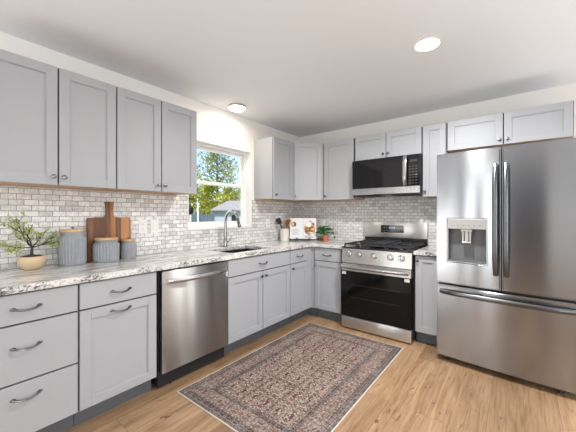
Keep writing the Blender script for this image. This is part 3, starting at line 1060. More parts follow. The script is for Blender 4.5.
for xx in (0.022, w - 0.044):
    mb.box(xx, xx + 0.022, -0.735, -0.703, 0.682, 0.712, 0.003)
mb.build('oven_handle', 'steel_s', dr)
# control panel, leaning back slightly
mb = MB()
prof = [(-0.700, 0.737), (-0.684, 0.893), (-0.640, 0.893), (-0.640, 0.737)]
bm = mb.bm
va = [bm.verts.new((0.002, y, z)) for y, z in prof]
vb = [bm.verts.new((w - 0.002, y, z)) for y, z in prof]
bm.faces.new(va)
bm.faces.new(vb[::-1])
for i in range(4):
    bm.faces.new((va[i], va[(i + 1) % 4], vb[(i + 1) % 4], vb[i]))
bmesh.ops.bevel(bm, geom=bm.edges[:], offset=0.003, segments=2, affect='EDGES')
cp = mb.build('control_panel', 'steel_r', t)
for xk in (0.089, 0.202, 0.3765, 0.550, 0.659):
    yk = -0.690
    k = MB().lathe([(0.030, -0.002), (0.030, 0.004), (0.026, 0.007), (0.0245, 0.028), (0.022, 0.032), (0.004, 0.033)], (xk, yk, 0.834), 24, axis='y').build('knob', 'steel_s', t)
    MB().lathe([(0.0345, -0.003), (0.0345, 0.0025), (0.0305, 0.003)], (xk, yk, 0.834), 24, axis='y').build('knob_shade', 'black', k)  # black ring stands in for the dark shading around the knob
    MB().box(xk - 0.004, xk + 0.004, yk - 0.041, yk - 0.0325, 0.812, 0.856, 0.002).build('grip', 'steel_s', k)
MB().box(0.0, w, -0.690, -0.060, 0.8935, 0.912, 0.004).build('cooktop', 'black', t)
# burners
for bx, by, br_ in ((0.155, -0.535, 0.048), (0.155, -0.225, 0.040), (0.605, -0.535, 0.052), (0.605, -0.225, 0.046), (0.38, -0.38, 0.045)):
    bo = MB().lathe([(br_, 0.0), (br_, 0.010), (br_ * 0.86, 0.013), (br_ * 0.84, 0.015)], (bx, by, 0.9125), 24).build('burner', 'steel_d', t)
    MB().lathe([(br_ * 0.8, 0.0), (br_ * 0.8, 0.006), (br_ * 0.5, 0.009), (0.003, 0.0095)], (bx, by, 0.9277), 24).build('burner_cap', 'steel_s' if (bx > 0.5 and by > -0.3) else 'black', bo)


def grate(x0, x1, cx_list, cy_list):
    mb = MB()
    z0, z1 = 0.9335, 0.948
    b = 0.006
    y0, y1 = -0.672, -0.085
    mb.box(x0, x1, y0, y0 + 0.014, z0, z1, 0.002).box(x0, x1, y1 - 0.014, y1, z0, z1, 0.002)
    mb.box(x0, x0 + 0.013, y0 + 0.014, y1 - 0.014, z0, z1, 0.002).box(x1 - 0.013, x1, y0 + 0.014, y1 - 0.014, z0, z1, 0.002)
    mb.box(x0 + 0.013, x1 - 0.013, -0.386, -0.372, z0, z1, 0.002)
    xm = (x0 + x1) / 2
    for cy_ in cy_list:
        mb.box(xm - b, xm + b, cy_ + 0.030, cy_ + 0.135, z0, z1, 0.002).box(xm - b, xm + b, cy_ - 0.135, cy_ - 0.030, z0, z1, 0.002)
        mb.box(x0 + 0.013, xm - 0.030, cy_ - b, cy_ + b, z0, z1, 0.002).box(xm + 0.030, x1 - 0.013, cy_ - b, cy_ + b, z0, z1, 0.002)
    for xx in (x0, x1 - 0.013):
        for yy in (y0, -0.386, y1 - 0.014):
            mb.box(xx, xx + 0.013, yy, yy + 0.014, 0.9122, z0)
    return mb.build('grate', 'iron', t)


grate(0.022, 0.262, None, (-0.528, -0.226))
grate(0.498, 0.738, None, (-0.528, -0.226))
grate(0.270, 0.490, None, (-0.528, -0.226))
o = MB().box(0.276, 0.484, -0.640, -0.120, 0.9485, 0.958, 0.004).cells([0.276, 0.288, 0.472, 0.484], [-0.640, -0.628, -0.132, -0.120], lambda i, j: not (i == 1 and j == 1), 0.958, 0.966, 'xy').build('griddle', 'iron', t)
# backguard
MB().box(0.004, w - 0.004, -0.052, -0.018, 0.912, 0.990).build('rear_vent', 'black', t)
bgd = MB().box(0.0, w, -0.070, -0.018, 0.990, 1.173, 0.005, 2).build('backguard', 'steel_r', t)
dp = MB().box(0.222, 0.500, -0.0718, -0.069, 1.052, 1.142, 0.001).build('display', 'blackglass', bgd)
mb = MB()
for k in range(4):
    mb.box(0.325 + 0.018 * k + (0.006 if k > 1 else 0), 0.336 + 0.018 * k + (0.006 if k > 1 else 0), -0.0724, -0.0719, 1.100, 1.122)
mb.build('clock_digits', 'digit', dp)
for r in range(2):
    for k in range(10):
        if 3 <= k <= 6 and r == 1:
            continue
        MB().box(0.236 + 0.0262 * k, 0.247 + 0.0262 * k, -0.0722, -0.0719, 1.072 + r * 0.036, 1.076 + r * 0.036).build('key_mark', 'greymark', dp)

# ------------------------------------------------------------ microwave
t = thing('microwave', 'black and stainless over-the-range microwave mounted above the stove', 'microwave', (1.0685, L, 1.492))
w, h = 0.772, 0.430
MB().box(0.001, w, -0.365, -0.012, 0.004, h).build('case', 'black', t)
dm = MB().box(0.001, 0.634, -0.402, -0.3655, 0.090, h - 0.006, 0.003).build('door', 'blackglass', t)
MB().box(0.001, w, -0.404, -0.3655, 0.012, 0.0885, 0.003).build('lower_trim', 'steel_s', t)
pn = MB().box(0.636, w, -0.402, -0.3655, 0.090, h - 0.006, 0.003).build('control_panel', 'blackglass', t)
pts = [(0.625, -0.404 - 0.012 - 0.028 * (1 - (-1 + i / 6) ** 4), 0.098 + 0.318 * i / 12) for i in range(13)]
MB().tube(pts, 0.012, 10, flat=(1.7, 0.7)).build('handle', 'steel_s', dm)
for r in range(7):
    for c in range(3):
        MB().box(0.665 + 0.032 * c, 0.676 + 0.032 * c, -0.4027, -0.4021, 0.116 + 0.030 * r, 0.120 + 0.030 * r).build('key_mark', 'plate' if (r, c) == (3, 2) else 'greymark', pn)
MB().box(0.670, 0.745, -0.4026, -0.4021, 0.345, 0.372).build('clock_display', 'rack', pn)
for xx in (0.03, 0.45):
    MB().box(xx, xx + 0.27, -0.33, -0.10, -0.002, 0.0035).build('grease_filter', 'blackmatte', t)

# ------------------------------------------------------------ refrigerator
FW = 0.935
t = thing('refrigerator', 'stainless French-door refrigerator with bottom freezer drawer at the right', 'refrigerator', (2.0845 + 0.066, L - 0.004, 0), -math.radians(4.5))
FD = -0.838


def bow(x):
    s = (x - FW / 2) / (FW / 2)
    return -0.014 * (1 - s * s)


def fridge_panel(x0, x1, z0, z1, hole=None):
    n = 14
    us = [x0 + (x1 - x0) * i / n for i in range(n + 1)]
    vs = [z0, z1]
    if hole:
        us = sorted(set([u for u in us if min(abs(u - hole[0]), abs(u - hole[1])) > 0.008] + [hole[0], hole[1]]))
        vs = [z0, hole[2], hole[3], z1]
    def keep(i, j):
        if not hole:
            return True
        um = (us[i] + us[i + 1]) / 2
        return not (hole[0] < um < hole[1] and j == 1)
    mb = MB().cells(us, vs, keep, FD, FD + 0.075, 'xz')
    bm = mb.bm
    ed = []
    for e_ in bm.edges:
        if len(e_.link_faces) == 2:
            a, b_ = e_.link_faces
            if a.normal.angle(b_.normal) > 1.0 and all(v.co.y < FD + 0.001 for v in e_.verts):
                ed.append(e_)
    bmesh.ops.bevel(bm, geom=ed, offset=0.010, segments=3, affect='EDGES')
    for v in bm.verts:
        v.co.y += bow(v.co.x)
    return mb


MB().box(0.004, FW - 0.004, -0.745, -0.030, 0.05, 1.775).build('case', 'fridgeside', t)
MB().box(0.02, FW - 0.02, -0.70, -0.68, 0.012, 0.05).build('base_grille', 'blackmatte', t)
for xx in (0.07, FW - 0.13):
    MB().lathe([(0.018, 0), (0.018, 0.012), (0.010, 0.013), (0.010, 0.05)], (xx, -0.775, 0), 14).build('levelling_foot', 'nickel', t)
    MB().lathe([(0.018, 0), (0.018, 0.05)], (xx, -0.10, 0), 14).build('levelling_foot', 'blackmatte', t)
# dispenser hole in local coordinates
H = (0.0925, 0.371, 0.876, 1.237)
ld = fridge_panel(0.0, FW / 2 - 0.0035, 0.684, 1.800, H).build('left_door', 'steel_f', t)
rd = fridge_panel(FW / 2 + 0.0035, FW, 0.684, 1.800).build('right_door', 'steel_f', t)
fd = fridge_panel(0.0, FW, 0.049, 0.664).build('freezer_drawer', 'steel_f', t)
MB().box(FW / 2 - 0.003, FW / 2 + 0.003, -0.80, -0.746, 0.69, 1.79).box(0.01, FW - 0.01, -0.80, -0.746, 0.6645, 0.6835).build('seal', 'blackmatte', t)
yb_ = FD - 0.010
ds = MB().box(H[0] + 0.001, H[1] - 0.001, FD + 0.055, FD + 0.062, H[2] + 0.001, 1.152).box(H[0] + 0.001, H[0] + 0.006, yb_, FD + 0.055, H[2] + 0.001, 1.152).box(H[1] - 0.006, H[1] - 0.001, yb_, FD + 0.055, H[2] + 0.001, 1.152).box(H[0] + 0.006, H[1] - 0.006, yb_, FD + 0.055, H[2] + 0.001, H[2] + 0.012).build('water_dispenser', 'dispgrey', ld)
pn = MB().box(H[0] + 0.001, H[1] - 0.001, yb_ - 0.004, FD + 0.062, 1.153, H[3] - 0.001, 0.002).build('dispenser_panel', 'steel_p', ld)
for k in range(6):
    MB().box(H[0] + 0.03 + 0.04 * k, H[0] + 0.045 + 0.04 * k, yb_ - 0.0046, yb_ - 0.0041, 1.180, 1.184).build('key_mark', 'ink', pn)
MB().box(0.190, 0.272, yb_ + 0.003, yb_ + 0.045, 1.132, 1.152, 0.002).box(0.196, 0.212, yb_ + 0.010, yb_ + 0.022, 1.045, 1.132, 0.002).box(0.248, 0.264, yb_ + 0.010, yb_ + 0.022, 1.045, 1.132, 0.002).box(0.196, 0.264, yb_ + 0.008, yb_ + 0.022, 1.035, 1.047, 0.002).box(0.216, 0.244, yb_ + 0.016, yb_ + 0.026, 1.047, 1.132, 0.002).build('dispenser_lever', 'steel_p', ds)


def bar_handle(x, z0, z1, parent):
    pts = []
    y0 = FD + bow(x)
    for i in range(21):
        s = -1 + i / 10
        pts.append((x, y0 - 0.010 - 0.048 * (1 - s ** 6), (z0 + z1) / 2 + s * (z1 - z0) / 2))
    mb = MB().tube(pts, 0.013, 10, flat=(1.35, 0.8))
    mb.box(x - 0.012, x + 0.012, y0 - 0.014, y0 + 0.003, z0 - 0.006, z0 + 0.024, 0.003).box(x - 0.012, x + 0.012, y0 - 0.014, y0 + 0.003, z1 - 0.024, z1 + 0.006, 0.003)
    return mb.build('handle', 'steel_d', parent)


bar_handle(FW / 2 - 0.034, 0.80, 1.665, ld)
bar_handle(FW / 2 + 0.034, 0.80, 1.665, rd)
mb = MB()
pts = []
for i in range(25):
    s = -1 + i / 12
    x = FW / 2 + s * (FW / 2 - 0.035)
    pts.append((x, FD + bow(x) - 0.010 - 0.040 * (1 - s ** 8), 0.612))
mb.tube(pts, 0.013, 10, flat=(0.8, 1.45))
mb.box(0.030, 0.055, FD - 0.016, FD + 0.004, 0.594, 0.630, 0.003).box(FW - 0.055, FW - 0.030, FD - 0.016, FD + 0.004, 0.594, 0.630, 0.003)
mb.build('handle', 'steel_d', fd)

# ------------------------------------------------------------ lights on the ceiling
CL = (2.150, 2.213)


def can_light(x, y, label, energy):
    t = thing('ceiling_light', label, 'light', (x, y, HC))
    MB().lathe([(0.074, -0.003), (0.078, -0.0065), (0.087, -0.004), (0.089, -0.0005)], (0, 0, 0), 32).build('trim_ring', 'white', t)
    MB().lathe([(0.004, -0.018), (0.030, -0.0165), (0.058, -0.013), (0.076, -0.0070)], (0, 0, 0), 32).build('lens', 'bright', t)
    lamp('can_lamp', 'AREA', (x, y, HC - 0.024), energy, (1.0, 0.985, 0.97), shape='DISK', size=0.14, spread=math.radians(170))
    return t


can_light(CL[0], CL[1], 'round recessed ceiling light lit bright white above the room', 46)
t = thing('flush_light', 'small lit flush-mount ceiling light with frosted bowl near the window', 'light', (0.225, 2.195, HC))
MB().lathe([(0.092, -0.022), (0.095, -0.020), (0.095, -0.0005)], (0, 0, 0), 32).build('base_ring', 'steel_s', t)
MB().lathe([(0.004, -0.050), (0.04, -0.048), (0.07, -0.040), (0.088, -0.0225)], (0, 0, 0), 32).build('bowl', 'warmbright', t)
lamp('flush_lamp', 'AREA', (0.225, 2.195, HC - 0.054), 5, (1.0, 0.87, 0.72), shape='DISK', size=0.16)

# ------------------------------------------------------------ rug
RX0, RX1, RY0, RY1 = 0.727, 1.795, 1.166, 2.868
rc = ((RX0 + RX1) / 2, (RY0 + RY1) / 2)
M['rug'] = rug_mat((RX1 - RX0) / 2, (RY1 - RY0) / 2)
t = thing('rug', 'distressed rust, cream and navy patterned rug lying on the wood floor', 'rug', (rc[0], rc[1], 0))
hw, hl = (RX1 - RX0) / 2, (RY1 - RY0) / 2
MB().box(-hw + 0.006, hw - 0.006, -hl + 0.006, hl - 0.006, 0.0005, 0.0075).build('pile', 'rug', t)
MB().cells([-hw, -hw + 0.006, hw - 0.006, hw], [-hl, -hl + 0.006, hl - 0.006, hl], lambda i, j: not (i == 1 and j == 1), 0.0005, 0.0085, 'xy').build('binding', 'bind', t)

# ------------------------------------------------------------ wall plates


def outlet(label, loc, rotz, kind):
    t = thing('wall_plate', label, 'outlet' if kind == 'outlet' else 'switch', loc, rotz)
    MB().box(-0.038, 0.038, -0.007, -0.0005, -0.060, 0.060, 0.002).build('plate', 'plate', t)
    if kind == 'outlet':
        for zz in (-0.021, 0.021):
            r = MB().box(-0.016, 0.016, -0.009, -0.0065, zz - 0.015, zz + 0.015, 0.001).build('socket', 'plate', t)
            MB().box(-0.008, -0.0055, -0.0095, -0.0085, zz - 0.004, zz + 0.006).box(0.0055, 0.008, -0.0095, -0.0085, zz - 0.004, zz + 0.006).build('slots', 'slot', r)
    else:
        MB().box(-0.016, 0.016, -0.0095, -0.0065, -0.033, 0.033, 0.0015).build('rocker', 'plate', t)
    return t


outlet('white outlet plate on the tile, nearest the cutting board', (0.009, 1.267, 1.165), LEFT, 'outlet')
outlet('white rocker switch plate on the tile, nearer the window of the two plates', (0.009, 1.375, 1.165), LEFT, 'switch')
outlet('white outlet plate on the tile beside the utensil crock', (0.009, 2.935, 1.160), LEFT, 'outlet')
outlet('white outlet plate on the back wall behind the potted basil', (0.423, L - 0.009, 1.155), 0, 'outlet')

# ------------------------------------------------------------ canisters


def canister(label, x, y, r, h, lid_h, kn):
    t = thing('canister', label, 'canister', (x, y, CT))
    n = 24
    seg = n * 12
    def fl(a, rr, z):
        if 0.02 * 1 < z < h * 0.80:
            return rr * (1 - 0.075 * abs(math.sin(a * n / 2)) ** 5)
        return rr
    prof = [(r * 0.55, 0.0008), (r * 0.93, 0.0008), (r * 0.97, 0.008), (r * 0.985, 0.021), (r, h * 0.35), (r, h * 0.70), (r * 0.985, h * 0.79), (r * 0.95, h * 0.825), (r * 0.86, h * 0.87), (r * 0.82, h * 0.90), (r * 0.85, h * 0.93), (r * 0.88, h * 0.985), (r * 0.84, h), (r * 0.2, h)]
    MB().lathe(prof, (0, 0, 0), seg, flute=fl).build('jar', 'canister', t, smooth=60)
    ld = MB().lathe([(r * 0.3, h + 0.0005), (r * 0.86, h + 0.0005), (r * 0.90, h + 0.004), (r * 0.90, h + lid_h * 0.7), (r * 0.86, h + lid_h), (r * 0.05, h + lid_h * 1.05)], (0, 0, 0), 40).build('lid', 'lidwood', t)
    MB().lathe([(kn * 0.5, 0), (kn * 0.45, kn * 0.5), (kn * 0.95, kn * 1.0), (kn, kn * 1.35), (kn * 0.7, kn * 1.7), (0.001, kn * 1.75)], (0, 0, h + lid_h), 16).build('lid_knob', 'knobwood', ld)
    return t


canister('largest ribbed grey canister, standing between bonsai and cutting board', 0.125, 0.712, 0.084, 0.236, 0.018, 0.011)
canister('medium ribbed grey canister with wooden lid in front of the cutting board', 0.150, 0.922, 0.089, 0.166, 0.016, 0.011)
canister('smallest ribbed grey canister, at the right end of the row', 0.120, 1.100, 0.060, 0.144, 0.013, 0.009)

# cutting board leaning on the tile
bt = thing('cutting_board', 'dark striped wooden paddle cutting board leaning against the tile', 'cutting board', (0.037, 0.990, CT + 0.001), LEFT)
pl = []
hw_, hh = 0.160, 0.334
for cx_, cz_, a0_ in ((-hw_ + 0.012, 0.012, PI), (hw_ - 0.012, 0.012, 1.5 * PI), (hw_ - 0.012, hh - 0.012, 0), ):
    for k in range(5):
        a = a0_ + PI / 2 * k / 4
        pl.append((cx_ + 0.012 * math.cos(a), cz_ + 0.012 * math.sin(a)))
pl += [(0.036, hh), (0.026, hh + 0.018), (0.023, hh + 0.05), (0.027, hh + 0.085), (0.034, hh + 0.122), (0.032, hh + 0.129), (-0.032, hh + 0.129), (-0.034, hh + 0.122), (-0.027, hh + 0.085), (-0.023, hh + 0.05), (-0.026, hh + 0.018), (-0.036, hh)]
for k in range(5):
    a = PI / 2 + PI / 2 * k / 4
    pl.append((-hw_ + 0.012 + 0.012 * math.cos(a), hh - 0.012 + 0.012 * math.sin(a)))
MB().slab(pl, -0.020, 0.0, 0.0025).build('board', 'board', bt, rot=(-math.radians(2.9), 0, 0))

# ------------------------------------------------------------ bonsai
t = thing('bonsai', 'small bonsai tree with sparse green leaves in a beige bowl', 'plant', (0.125, 0.487, CT))
MB().lathe([(0.03, 0.0008), (0.038, 0.0008), (0.050, 0.010), (0.062, 0.026), (0.071, 0.046), (0.074, 0.066), (0.070, 0.086), (0.066, 0.088), (0.062, 0.084), (0.03, 0.080)], (0, 0, 0), 40).build('bowl', 'bowl', t, smooth=60)
MB().lathe([(0.061, 0.0845), (0.045, 0.090), (0.02, 0.095), (0.002, 0.096)], (0, 0, 0), 24).build('soil', 'soil', t)
mbT, mbL = MB(), MB()
rng = random.Random(12)


def rnd_dir(r_):
    while True:
        v = Vector((r_.uniform(-1, 1), r_.uniform(-1, 1), r_.uniform(-1, 1)))
        if 0.1 < v.length < 1:
            return v.normalized()


def twig(p, d, ln, r, depth):
    pts = [p.copy()]
    q = p.copy()
    dd = d.normalized()
    n = 5
    for i in range(n):
        dd = (dd + rnd_dir(rng) * 0.28 + Vector((0, 0, -0.02 if depth > 0 else 0.05))).normalized()
        q = q + dd * ln / n
        q.x = max(q.x, -0.092)
        pts.append(q.copy())
    mbT.tube(pts, r, 6, radii=[r * (1 - 0.55 * i / n) for i in range(n + 1)])
    if depth >= 2:
        for i in range(11):
            k = pts[rng.randint(1, n)]
            ld_ = (rnd_dir(rng) + Vector((0.2, 0, 0.3))).normalized()
            pp = k + rnd_dir(rng) * 0.012
            pp.x = max(pp.x, -0.095)
            if pp.x + ld_.x * 0.02 < -0.105:
                ld_.x = abs(ld_.x)
            mbL.leaf(pp, ld_, rnd_dir(rng), rng.uniform(0.014, 0.023), rng.uniform(0.009, 0.014))
        return
    for i in range(3 if depth == 0 else 4):
        k = pts[rng.randint(2, n)]
        side = Vector((rng.uniform(-0.25, 0.45), rng.uniform(-1, 1), rng.uniform(0.0, 0.45)))
        twig(k, (dd * 0.7 + side).normalized(), ln * rng.uniform(0.55, 0.8), r * 0.6, depth + 1)


mbT.tube([(0, 0, 0.088), (0.004, -0.002, 0.11), (-0.002, 0.001, 0.135), (0.0, 0.004, 0.150)], 0.008, 8, radii=[0.0095, 0.0085, 0.0075, 0.007])
for dv in ((0.15, -0.9, 0.42), (0.05, -0.5, 0.62), (0.1, 0.5, 0.66), (0.1, 0.75, 0.42), (0.3, -0.1, 0.66), (0.2, -1.0, 0.12)):
    twig(Vector((0, 0.003, 0.143)), Vector(dv), 0.112, 0.0042, 0 if abs(dv[1]) > 0.5 else 1)
mbT.build('trunk', 'bark', t)
o = mbL.build('foliage', 'bonsai', t, fix=False)

# ------------------------------------------------------------ corner items
cx0, cy0 = 0.128, 3.150
t = thing('utensil_crock', 'cream ceramic crock holding cooking utensils in the counter corner', 'crock', (cx0, cy0, CT))
rr = 0.060
MB().lathe([(0.03, 0.0008), (rr, 0.0008), (rr, 0.160), (rr + 0.002, 0.166), (rr - 0.004, 0.168), (rr - 0.006, 0.160), (rr - 0.006, 0.012), (0.01, 0.010)], (0, 0, 0), 36).build('jar', 'crock', t)


def utensil(name, label, mat, dx, dy, lean, head, hl_, hw2, top):
    d = Vector((dx, dy, 0)).normalized()
    e_ = 0.040 * lean
    t = thing(name, label, 'utensil', (cx0 - d.x * 0.025, cy0 - d.y * 0.025, CT + 0.0125))
    a, b_ = Vector((0, 0, 0.002)), Vector((0, 0, top)) + d * ((0.025 + e_) * top / 0.156)
    MB().tube([a, a.lerp(b_, 0.5), b_], 0.0055, 8).build('handle', mat, t)
    dd = (b_ - a).normalized()
    mb = MB()
    if head == 'spoon':
        mb.ball((0, 0, 0), hl_ / 2, 14, 8, (hw2 / hl_, 0.16, 1.0))
    else:
        mb.slab([(-hw2 * 0.35, -hl_ / 2), (hw2 * 0.35, -hl_ / 2), (hw2 / 2, -hl_ * 0.1), (hw2 / 2, hl_ / 2 - 0.006), (hw2 / 2 - 0.008, hl_ / 2), (-hw2 / 2 + 0.008, hl_ / 2), (-hw2 / 2, hl_ / 2 - 0.006), (-hw2 / 2, -hl_ * 0.1)], -0.004, 0.004, 0.002)
    rot = Vector((0, 0, 1)).rotation_difference(dd).to_matrix().to_4x4()
    mb.xform(Matrix.Translation(b_ + dd * hl_ * 0.42) @ rot @ Matrix.Rotation(math.radians(38), 4, 'Z'))
    mb.build('head', mat, t)
    return t


utensil('turner', 'black turner leaning left out of the cream crock', 'blackmatte', -0.028, -0.05, 1.05, 'flat', 0.085, 0.070, 0.222)
utensil('spatula', 'dark walnut spatula standing in the middle of the crock', 'utdark', 0.020, 0.010, 0.5, 'flat', 0.095, 0.046, 0.195)
utensil('wooden_spoon', 'pale wooden spoon with round bowl, left of the walnut spatula', 'utwood', -0.020, 0.020, 0.6, 'spoon', 0.075, 0.052, 0.205)
utensil('wooden_spatula', 'pale wooden spatula at the right side of the crock', 'utwood', 0.030, 0.042, 0.8, 'flat', 0.095, 0.052, 0.200)

# open cookbook on a black wire stand
ang = math.radians(36)
t = thing('book_stand', 'black wire stand with curled feet holding up the open cookbook', 'stand', (0.300, 3.345, CT), ang)
mb = MB()
for s in (-1, 1):
    mb.tube([(s * 0.085, -0.078, 0.030), (s * 0.085, -0.082, 0.012), (s * 0.085, -0.070, 0.0055), (s * 0.085, -0.045, 0.010), (s * 0.085, -0.020, 0.016), (s * 0.085, 0.060, 0.0055), ], 0.0045, 8)
    mb.tube([(s * 0.085, -0.020, 0.016), (s * 0.085, 0.012, 0.15), (s * 0.060, 0.030, 0.235)], 0.004, 8)
    for k in range(1):
        mb.tube([(s * 0.085 + 0.014 * math.cos(a), -0.080, 0.028 + 0.014 * math.sin(a)) for a in [i * PI / 6 for i in range(11)]], 0.0042, 8)
mb.tube([(-0.13, -0.052, 0.0135), (0, -0.052, 0.0135), (0.13, -0.052, 0.0135)], 0.0045, 8)
mb.tube([(-0.085, -0.020, 0.016), (0.085, -0.020, 0.016)], 0.004, 8)
mb.build('frame', 'wire', t)
t = thing('cookbook', 'open cookbook with food photographs propped up in the counter corner', 'book', (0.300, 3.345, CT + 0.020), ang)
tilt = -math.radians(12)
yv = -0.030


def page(x0, x1, yaw, name):
    b = MB().box(0, abs(x1 - x0), -0.010, 0.0, 0, 0.292, 0.001)
    return b


bk = thing('x', '', '')
bpy.data.objects.remove(bk)
cov = MB().box(-0.186, 0.186, 0.0005, 0.004, 0.0, 0.296).build('cover', 'ink', t, loc=(0, yv, 0), rot=(tilt, 0, 0))
lp = MB().box(-0.183, -0.001, -0.010, 0.0, 0.002, 0.294, 0.0015).build('left_page', 'page', t, loc=(0, yv, 0), rot=(tilt, 0, 0))
rp = MB().box(0.001, 0.183, -0.010, 0.0, 0.002, 0.294, 0.0015).build('right_page', 'page', t, loc=(0, yv, 0), rot=(tilt, 0, 0))


def disc(cx_, cz_, rx, rz, y0, y1):
    return MB().slab([(cx_ + rx * math.cos(2 * PI * k / 32), cz_ + rz * math.sin(2 * PI * k / 32)) for k in range(32)], y0, y1)


disc(-0.128, 0.205, 0.034, 0.040, -0.0108, -0.0099).build('small_photo', 'food2', lp)
disc(0.092, 0.155, 0.080, 0.103, -0.0107, -0.0099).build('photo', 'food', rp)
disc(0.078, 0.205, 0.040, 0.042, -0.0113, -0.0106).build('photo_dish', 'page', rp)
mb = MB()
for k in range(4):
    mb.box(0.02, 0.150 - 0.02 * (k % 2), -0.0106, -0.0099, 0.020 + 0.008 * k, 0.023 + 0.008 * k)
mb.build('print', 'ink', rp)
mb = MB()
for k in range(7):
    mb.box(-0.160, -0.050 - 0.015 * (k % 3), -0.0106, -0.0099, 0.060 + 0.012 * k, 0.0625 + 0.012 * k)
mb.build('print', 'ink', lp)

# basil in terracotta pot
t = thing('potted_basil', 'leafy green basil plant in a small terracotta pot left of the stove', 'plant', (0.600, 3.452, CT))
MB().lathe([(0.02, 0.0008), (0.034, 0.0008), (0.044, 0.060), (0.049, 0.061), (0.051, 0.080), (0.046, 0.081), (0.043, 0.070), (0.02, 0.069)], (0, 0, 0), 32).build('pot', 'terracotta', t)
MB().lathe([(0.0425, 0.0705), (0.02, 0.075), (0.002, 0.076)], (0, 0, 0), 20).build('soil', 'soil', t)
mbS, mbL = MB(), MB()
rng = random.Random(5)
for i in range(34):
    a = rng.uniform(0, 2 * PI)
    sp_ = rng.uniform(0.02, 0.105)
    tip = Vector((sp_ * math.cos(a), sp_ * math.sin(a), rng.uniform(0.125, 0.205) - sp_ * 0.35))
    base = Vector((0.015 * math.cos(a), 0.015 * math.sin(a), 0.072))
    mid = base.lerp(tip, 0.5) + Vector((0, 0, 0.02))
    mbS.tube([base, mid, tip], 0.0018, 5)
    for k in range(5):
        out = Vector((math.cos(a + rng.uniform(-1.3, 1.3)), math.sin(a + rng.uniform(-1.3, 1.3)), rng.uniform(-0.3, 0.6)))
        mbL.leaf(tip + rnd_dir(rng) * 0.008, out, Vector((0, 0, 1)) + rnd_dir(rng) * 0.5, rng.uniform(0.034, 0.052), rng.uniform(0.026, 0.038))
# a trailing stem at the right
mbS.tube([(0.02, 0, 0.075), (0.07, -0.01, 0.13), (0.12, -0.01, 0.12), (0.142, -0.01, 0.075)], 0.0018, 5)
for k in range(4):
    mbL.leaf(Vector((0.142, -0.01, 0.078)), Vector((0.1 * (k - 1.5), -0.1, -1)), Vector((0, -1, 0.2)), 0.042, 0.03)
mbS.build('stems', 'basil', t)
mbL.build('foliage', 'basil', t, fix=False)
tag(MB().lathe([(0.03, 0.0008), (0.045, 0.0008), (0.052, 0.012), (0.054, 0.028), (0.049, 0.028), (0.046, 0.014), (0.01, 0.010)], (0, 0, 0), 32).build('wooden_dish', 'dishwood', loc=(0.497, 3.500, CT)), 'small dark wooden dish between the cookbook and the terracotta pot', 'dish')

# ------------------------------------------------------------ outside the kitchen window
GZ = -0.35
tag(MB().box(-60, -0.6, -30, 60, GZ - 0.1, GZ).build('lawn', 'grass'), 'green lawn outside the window', 'grass', kind='structure')
cz = 1.276
fwv, rtv = Vector((-0.6151, 0.7885, 0)), Vector((0.7885, 0.6151, 0))


def at(u, depth):
    return Vector((2.645, 0, 0)) + (fwv + rtv * ((u - 288) / 293.46)) * depth


def tree(name, label, p, h, crown0, rad, mat, nb, leaves, lsize, seed, layered=True, top_r=0.25):
    r_ = random.Random(seed)
    t = thing(name, label, 'tree', (p.x, p.y, GZ))
    T, F = MB(), MB()
    T.tube([(0, 0, 0), (0.03, 0.02, h * 0.5), (0, 0, h * 0.96)], 0.1, 8, radii=[h * 0.022, h * 0.014, h * 0.003])
    for i in range(nb):
        f = (i + r_.random()) / nb
        z = crown0 + (h - crown0) * f
        a = i * 2.4 + r_.uniform(-0.4, 0.4)
        ln = rad * ((1 - f) ** 0.75 * (1 - top_r) + top_r * (1 - f ** 3)) * r_.uniform(0.65, 1.1)
        d = Vector((math.cos(a), math.sin(a), 0.18 + 0.5 * f))
        tip = Vector((0, 0, z)) + d * ln
        mid = Vector((0, 0, z)).lerp(tip, 0.5) + Vector((0, 0, -0.04 * ln))
        T.tube([(0, 0, z), mid, tip], 0.02, 5, radii=[0.03 * h / 7, 0.018 * h / 7, 0.006])
        nl = int(leaves * (0.35 + ln / rad))
        for k in range(nl):
            s = r_.uniform(0.25, 1.05)
            sp_ = (0.16 + 0.20 * s) * min(ln, 1.2)
            c = Vector((0, 0, z)).lerp(tip, s) + Vector((r_.gauss(0, sp_), r_.gauss(0, sp_), r_.gauss(0, sp_ * 0.35)))
            F.leaf(c, rnd_dir(r_) + d * 0.6, Vector((0, 0, 1)) + rnd_dir(r_) * 0.6, lsize * r_.uniform(0.7, 1.3), lsize * 0.55)
    T.build('trunk', 'trunk', t)
    F.build('foliage', mat, t, fix=False, smooth=0)
    return t


tree('pine_tree', 'tall open-branched pine rising against the blue sky outside the window', at(217, 27), 7.6, 1.2, 4.0, 'pine', 52, 75, 0.27, 3)
tree('leafy_tree', 'dense yellow-green tree at the left behind the fence outside', at(189, 15.4), 3.6, 0.5, 0.85, 'maple', 36, 80, 0.15, 11, top_r=0.6)
tree('leafy_tree', 'low yellow-green tree spreading in front of the pine above the small house', at(229, 17.0), 3.1, 0.5, 1.05, 'maple', 36, 85, 0.17, 21, top_r=0.7)
tree('leafy_tree', 'leafy tree partly hidden behind the window frame at the right', at(246, 20.5), 4.1, 0.7, 0.9, 'pine', 34, 80, 0.18, 31, top_r=0.5)
tree('leafy_tree', 'low green tree in the gap between the pine and the leftmost tree', at(209, 20), 3.7, 0.5, 1.2, 'maple', 36, 90, 0.18, 41, top_r=0.7)

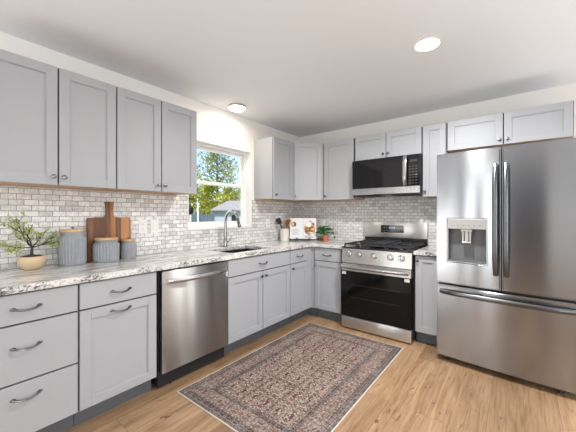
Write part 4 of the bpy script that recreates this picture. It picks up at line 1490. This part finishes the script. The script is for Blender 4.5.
# fence
p0, p1 = at(178, 11.5), at(214, 12.6)
fv = p1 - p0
t = thing('board_fence', 'blue-grey board fence standing in front of the trees outside', 'fence', (p0.x, p0.y, GZ), math.atan2(fv.y, fv.x))
ln = fv.length
n = int(ln / 0.15)
mb = MB()
for k in range(n):
    mb.box(k * ln / n, (k + 1) * ln / n - 0.014, -0.012, 0.012, 0.04, 1.62 + 0.03 * (k % 2))
mb.build('boards', 'fence', t)
mb = MB().box(0, ln, 0.013, 0.05, 0.35, 0.44).box(0, ln, 0.013, 0.05, 1.25, 1.34)
mb.build('rails', 'fence', t)
for k in range(3):
    x = ln * k / 2
    MB().box(x - 0.05, x + 0.05, 0.051, 0.15, 0, 1.72).build('post', 'fence', t)

# small house with pale roof
pc = at(231, 13.2)
t = thing('small_house', 'small pale blue outbuilding with a light shingled roof outside the window', 'building', (pc.x, pc.y, GZ), math.atan2(rtv.y, rtv.x) + 0.12)
bw, bd, bh = 0.75, 1.4, 1.80
mb = MB()
mb.cells([-bw, 0.02, 0.30, bw + 0.6], [0, 1.25, 1.60, bh], lambda i, j: not (i == 1 and j == 1), 0, 0.1, 'xz')
mb.box(-bw, -bw + 0.1, 0.1, bd, 0, bh).box(bw + 0.5, bw + 0.6, 0.1, bd, 0, bh).box(-bw + 0.1, bw + 0.5, bd - 0.1, bd, 0, bh)
for k in range(12):
    x = -bw + 0.06 + k * 0.178
    if not (-0.04 < x < 0.32):
        mb.box(x, x + 0.012, -0.012, 0.0, 0, bh)
mb.build('walls', 'siding', t)
MB().box(0.02, 0.30, 0.03, 0.06, 1.25, 1.60).build('window', 'blackglass', t)
mb = MB()
bm = mb.bm
ev = [(-bw - 0.12, -0.22, bh - 0.02), (bw + 0.72, -0.22, bh - 0.02), (bw + 0.72, bd * 0.5, bh + 0.42), (-bw + 0.55, bd * 0.5, bh + 0.42), (-bw - 0.12, bd + 0.22, bh - 0.02), (bw + 0.72, bd + 0.22, bh - 0.02)]
v = [bm.verts.new(p) for p in ev]
v2 = [bm.verts.new((p[0], p[1], p[2] + 0.05)) for p in ev]
for q in ((0, 1, 2, 3), (4, 3, 2, 5), (0, 3, 4)):
    bm.faces.new([v[i] for i in q][::-1])
    bm.faces.new([v2[i] for i in q])
for a, b_ in ((0, 1), (1, 2), (2, 5), (5, 4), (4, 0)):
    bm.faces.new((v[a], v[b_], v2[b_], v2[a]))
mb.build('roof', 'roof', t)
# pole
pp = at(198, 10.2)
t = thing('garden_pole', 'pale slim pole standing in front of the fence outside', 'pole', (pp.x, pp.y, GZ))
MB().cyl((0, 0, 0), (0, 0, 1.95), 0.032, 12).build('shaft', 'pole', t)
MB().ball((0, 0, 1.98), 0.045).build('cap', 'pole', t)
pp = at(190.5, 9.6)
t = thing('post_lantern', 'dark lantern post near the lower left corner of the window view', 'lamp', (pp.x, pp.y, GZ))
MB().cyl((0, 0, 0), (0, 0, 1.62), 0.03, 12).build('shaft', 'pole', t)
MB().lathe([(0.05, 1.62), (0.085, 1.70), (0.09, 1.82), (0.02, 1.90)], (0, 0, 0), 10).build('lantern', 'blackmatte', t)
